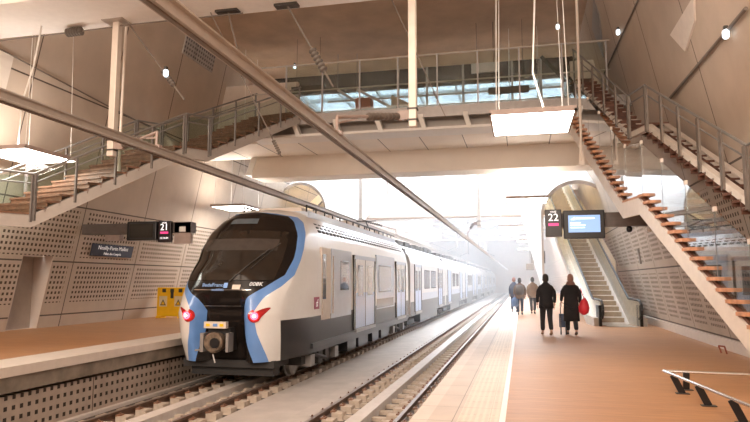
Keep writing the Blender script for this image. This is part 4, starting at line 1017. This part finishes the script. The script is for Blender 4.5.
def person(loc, rz, label, H=1.78, stride=.18, coat=None, coatmat='black', trou='black', hair=(.02, .015, .01), arms=((.0, .0), (.0, .0)), shoe='dark', width=1.0, longcoat=False, headtilt=0.0):
    """walking figure seen from behind, facing +y in its own frame"""
    s = H / 1.78
    t = thing('person', label, 'person', loc, 'people on the right platform'); t.rotation_euler.z = rz; t.scale = (s, s, s)
    W = width
    hipx = .095
    fl, frr = stride, -stride       # left foot forward, right foot back
    # one continuous body: pelvis root, spine, neck, head, arms, legs
    P_ = [(0, 0, .95, .13 * W, .11), (0, 0, 1.12, .13 * W, .10), (0, .0, 1.32, .155 * W, .105), (0, -.005, 1.45, .08, .06), (0, .01, 1.53, .055, .055), (0, .025, 1.60, .07, .085), (0, .03, 1.69, .075, .09), (0, .025, 1.735, .05, .06)]
    E_ = [(0, 1), (1, 2), (2, 3), (3, 4), (4, 5), (5, 6), (6, 7)]
    hands = []
    for k, sx in enumerate((-1, 1)):
        a, bnd = arms[k]
        sh = (sx * .17 * W, 0, 1.40, .045, .045); el = (sx * (.215 * W + .01), -.03 + a * .5, 1.16, .038, .038); wrs = (sx * (.22 * W), .02 + a + bnd, .93 + bnd * .5, .028, .028)
        i0 = len(P_); P_ += [sh, el, wrs, (wrs[0], wrs[1] + .015, wrs[2] - .06, .026, .036)]; E_ += [(3, i0), (i0, i0 + 1), (i0 + 1, i0 + 2), (i0 + 2, i0 + 3)]
        hands.append((wrs[0], wrs[1] + .02, wrs[2] - .10))
    feet = []
    for sx, fy in ((-1, fl), (1, frr)):
        lift = .05 if fy < 0 else 0
        i0 = len(P_); kn = (sx * hipx, fy * .45 + (.04 if fy > 0 else .06), .50, .062, .062); an = (sx * hipx * .95, fy - (.05 if fy < 0 else 0), .09 + lift, .04, .04); toe = (sx * hipx, fy + .13, .045, .038, .03)
        P_ += [(sx * hipx, 0, .86, .09, .09), kn, an, toe]; E_ += [(0, i0), (i0, i0 + 1), (i0 + 1, i0 + 2), (i0 + 2, i0 + 3)]; feet.append((kn, an, toe))
    body = skin_obj('body', P_, E_, 'skin', t, 0, 2)
    # fingers
    for hx, hy, hz in hands:
        for f_i in range(4):
            L = (.07, .08, .075, .06)[f_i]; yo = -.03 + f_i * .02
            skin_obj('finger', [(hx, hy + yo, hz + .03, .009), (hx - .004 * (1 if hx > 0 else -1), hy + yo + .003, hz - L * .5, .009), (hx - .018 * (1 if hx > 0 else -1), hy + yo + .006, hz - L, .0075)], [(0, 1), (1, 2)], 'skin', t, 0, 1)
        skin_obj('thumb', [(hx, hy + .03, hz + .04, .011), (hx, hy + .06, hz + .01, .010), (hx, hy + .06, hz - .02, .009)], [(0, 1), (1, 2)], 'skin', t, 0, 1)
    # face: nose, ears, eyes
    mb = MB(); mb.prism([(-.014, .118, 1.625), (.014, .118, 1.625), (0, .112, 1.675)], (0, .025, 0)); mb.build('nose', 'skin', t, loc=1).matrix_parent_inverse = Matrix()
    for sx in (-1, 1):
        MB().lathe((sx * .074, .02, 1.64), (sx * .09, .015, 1.64), [(0, .02), (.5, .032), (1, .022)], 10).build('ear', 'skin', t, loc=1).matrix_parent_inverse = Matrix()
        MB().lathe((sx * .03, .108, 1.665), (sx * .03, .122, 1.665), [(0, .012), (1, .008)], 8).build('eye', 'black', t, loc=1).matrix_parent_inverse = Matrix()
    MB().box(-.025, .025, .108, .118, 1.588, 1.598).build('mouth', 'wood_sign', t, loc=1).matrix_parent_inverse = Matrix()
    hm = simple('hair', hair, .6)
    coat_loft('hair', [(0, -.02, 1.565, .055, .05), (0, -.015, 1.62, .084, .082), (0, -.005, 1.70, .090, .098), (0, .005, 1.76, .082, .092), (0, .01, 1.80, .055, .065), (0, .01, 1.818, .02, .025)], hm, t, 14)
    # trousers
    tp = [(0, 0, .95, .155 * W, .125)]; te = []
    for sx, (kn, an, toe) in zip((-1, 1), feet):
        i0 = len(tp); tp += [(sx * hipx, 0, .84, .105, .11), (kn[0], kn[1], kn[2], .075, .08), (an[0], an[1] - .005, an[2] + .03, .062, .066)]; te += [(0, i0), (i0, i0 + 1), (i0 + 1, i0 + 2)]
    skin_obj('trousers', tp, te, trou, t, 0, 2)
    for sx, (kn, an, toe) in zip((-1, 1), feet):
        skin_obj('shoe', [(an[0], an[1] - .03, an[2] - .035, .045, .045), (toe[0], toe[1] - .04, toe[2] + .002, .047, .040), (toe[0], toe[1] + .02, toe[2] - .004, .035, .03)], [(0, 1), (1, 2)], shoe, t, 0, 2)
    # jacket / coat with sleeves
    low = .42 if longcoat else .80
    rings = [(0, 0, low, .205 * W, .18), (0, 0, (low + 1.1) / 2, .195 * W, .16), (0, 0, 1.10, .175 * W, .14), (0, 0, 1.30, .20 * W, .145), (0, -.005, 1.43, .205 * W, .125), (0, -.005, 1.49, .13 * W, .095), (0, 0, 1.545, .078, .075), (0, .0, 1.565, .07, .068)]
    coat_loft('coat' if longcoat else 'jacket', rings, coatmat, t)
    for k, sx in enumerate((-1, 1)):
        a, bnd = arms[k]
        skin_obj('sleeve', [(sx * .12 * W, 0, 1.43, .08), (sx * .185 * W, 0, 1.38, .075), (sx * (.215 * W + .01), -.03 + a * .5, 1.16, .058), (sx * (.22 * W), .02 + a + bnd, .95 + bnd * .5, .046)], [(0, 1), (1, 2), (2, 3)], coatmat, t, 1, 2)
    return t
M['coat_black'] = simple('black_cloth', (.014, .013, .016), .85, var=.2)
M['coat_black2'] = simple('black_wool', (.018, .016, .018), .95, var=.25)
M['coat_brown'] = simple('brown_jacket', (.20, .13, .09), .8, var=.2)
M['coat_tan'] = simple('tan_coat', (.33, .22, .14), .8, var=.15)
M['coat_navy'] = simple('navy_cloth', (.05, .07, .12), .8)
M['trou_dark'] = simple('dark_trousers', (.02, .02, .025), .85)
M['trou_navy'] = simple('navy_trousers', (.035, .05, .09), .85)
M['shoe_tan'] = simple('tan_shoe', (.30, .18, .11), .6)
M['red_cloth'] = simple('red_bag', (.65, .03, .05), .5)
M['scarf'] = simple('grey_scarf', (.22, .12, .10), .9, var=.3)
M['blue_bag'] = simple('blue_bag', (.10, .17, .34), .6)
p1 = person((.69, 19.8, 0), .12, 'person seen from behind in a short black jacket, black trousers and tan shoes', 1.80, .20, coatmat='coat_black', trou='trou_dark', shoe='shoe_tan', width=1.08, arms=((.06, .02), (-.05, 0)))
p2 = person((1.42, 19.95, 0), .06, 'person in a long black coat and scarf with a red bag, pulling a small cart', 1.80, .22, coatmat='coat_black2', trou='trou_dark', hair=(.30, .16, .12), width=1.15, longcoat=True, arms=((.10, .12), (-.02, 0)))
coat_loft('scarf', [(0, 0, 1.48, .14, .12), (0, 0, 1.54, .125, .115), (0, 0, 1.59, .095, .095)], 'scarf', p2)
p3 = person((-.12, 31.3, 0), .0, 'person with a large brown backpack walking away on the right platform', 1.74, .10, coatmat='coat_brown', trou='trou_navy', width=1.2, arms=((.02, 0), (.02, 0)))
coat_loft('backpack', [(0, -.20, .98, .15, .10), (0, -.22, 1.1, .19, .15), (0, -.22, 1.3, .19, .15), (0, -.19, 1.45, .13, .09)], 'insul', p3)
p4 = person((.50, 32.4, 0), -.1, 'person in a tan coat walking away ahead of the black jacket', 1.78, .24, coatmat='coat_tan', trou='trou_dark', width=1.1, arms=((.05, 0), (-.05, 0)))
p5 = person((-.42, 34.0, 0), .15, 'person with reddish hair partly hidden behind the brown backpack', 1.78, .15, coatmat='coat_navy', trou='trou_navy', hair=(.40, .16, .10), width=1.0, arms=((.0, 0), (.0, 0)))
bg_ = thing('red_bag', 'bright red bag carried at the right side of the long coat', 'bag', (1.78, 19.85, .6))
m_ = MB().lathe((1.76, 19.9, .62), (1.80, 19.85, 1.12), [(0, .05), (.15, .14), (.45, .16), (.8, .10), (1, .03)], 14); m_.build('bag_body', 'red_cloth', bg_, smooth=True)
MB().path([(1.79, 19.86, 1.10), (1.74, 19.9, 1.25), (1.70, 19.92, 1.40)], .012).build('strap', 'red_cloth', bg_)
tr2 = thing('pull_cart', 'small two wheeled pull cart between the two people in black', 'cart', (1.15, 20.3, 0))
MB().lathe((1.10, 20.2, .13), (1.13, 20.2, .13), [(0, .13), (1, .13)], 16).build('wheel', 'rubber', tr2); MB().lathe((1.25, 20.2, .13), (1.28, 20.2, .13), [(0, .13), (1, .13)], 16).build('wheel', 'rubber', tr2)
MB().path([(1.12, 20.2, .13), (1.12, 20.25, .95), (1.24, 20.25, .95), (1.26, 20.2, .13)], .014).build('cart_frame', 'chrome', tr2)
MB().box(1.08, 1.28, 20.22, 20.42, .22, .62).build('cart_bag', 'coat_navy', tr2)
bb = MB().lathe((-.36, 31.2, .40), (-.36, 31.2, .85), [(0, .12), (.1, .18), (.8, .16), (1, .05)], 12).build('carrier_bag', 'blue_bag', smooth=True); tag(bb, 'blue carrier bag hanging left of the brown backpack', 'bag')
MB().path([(-.42, 31.2, .83), (-.37, 31.2, 1.0), (-.30, 31.2, .83)], .01).build('handle', 'blue_bag', bb)
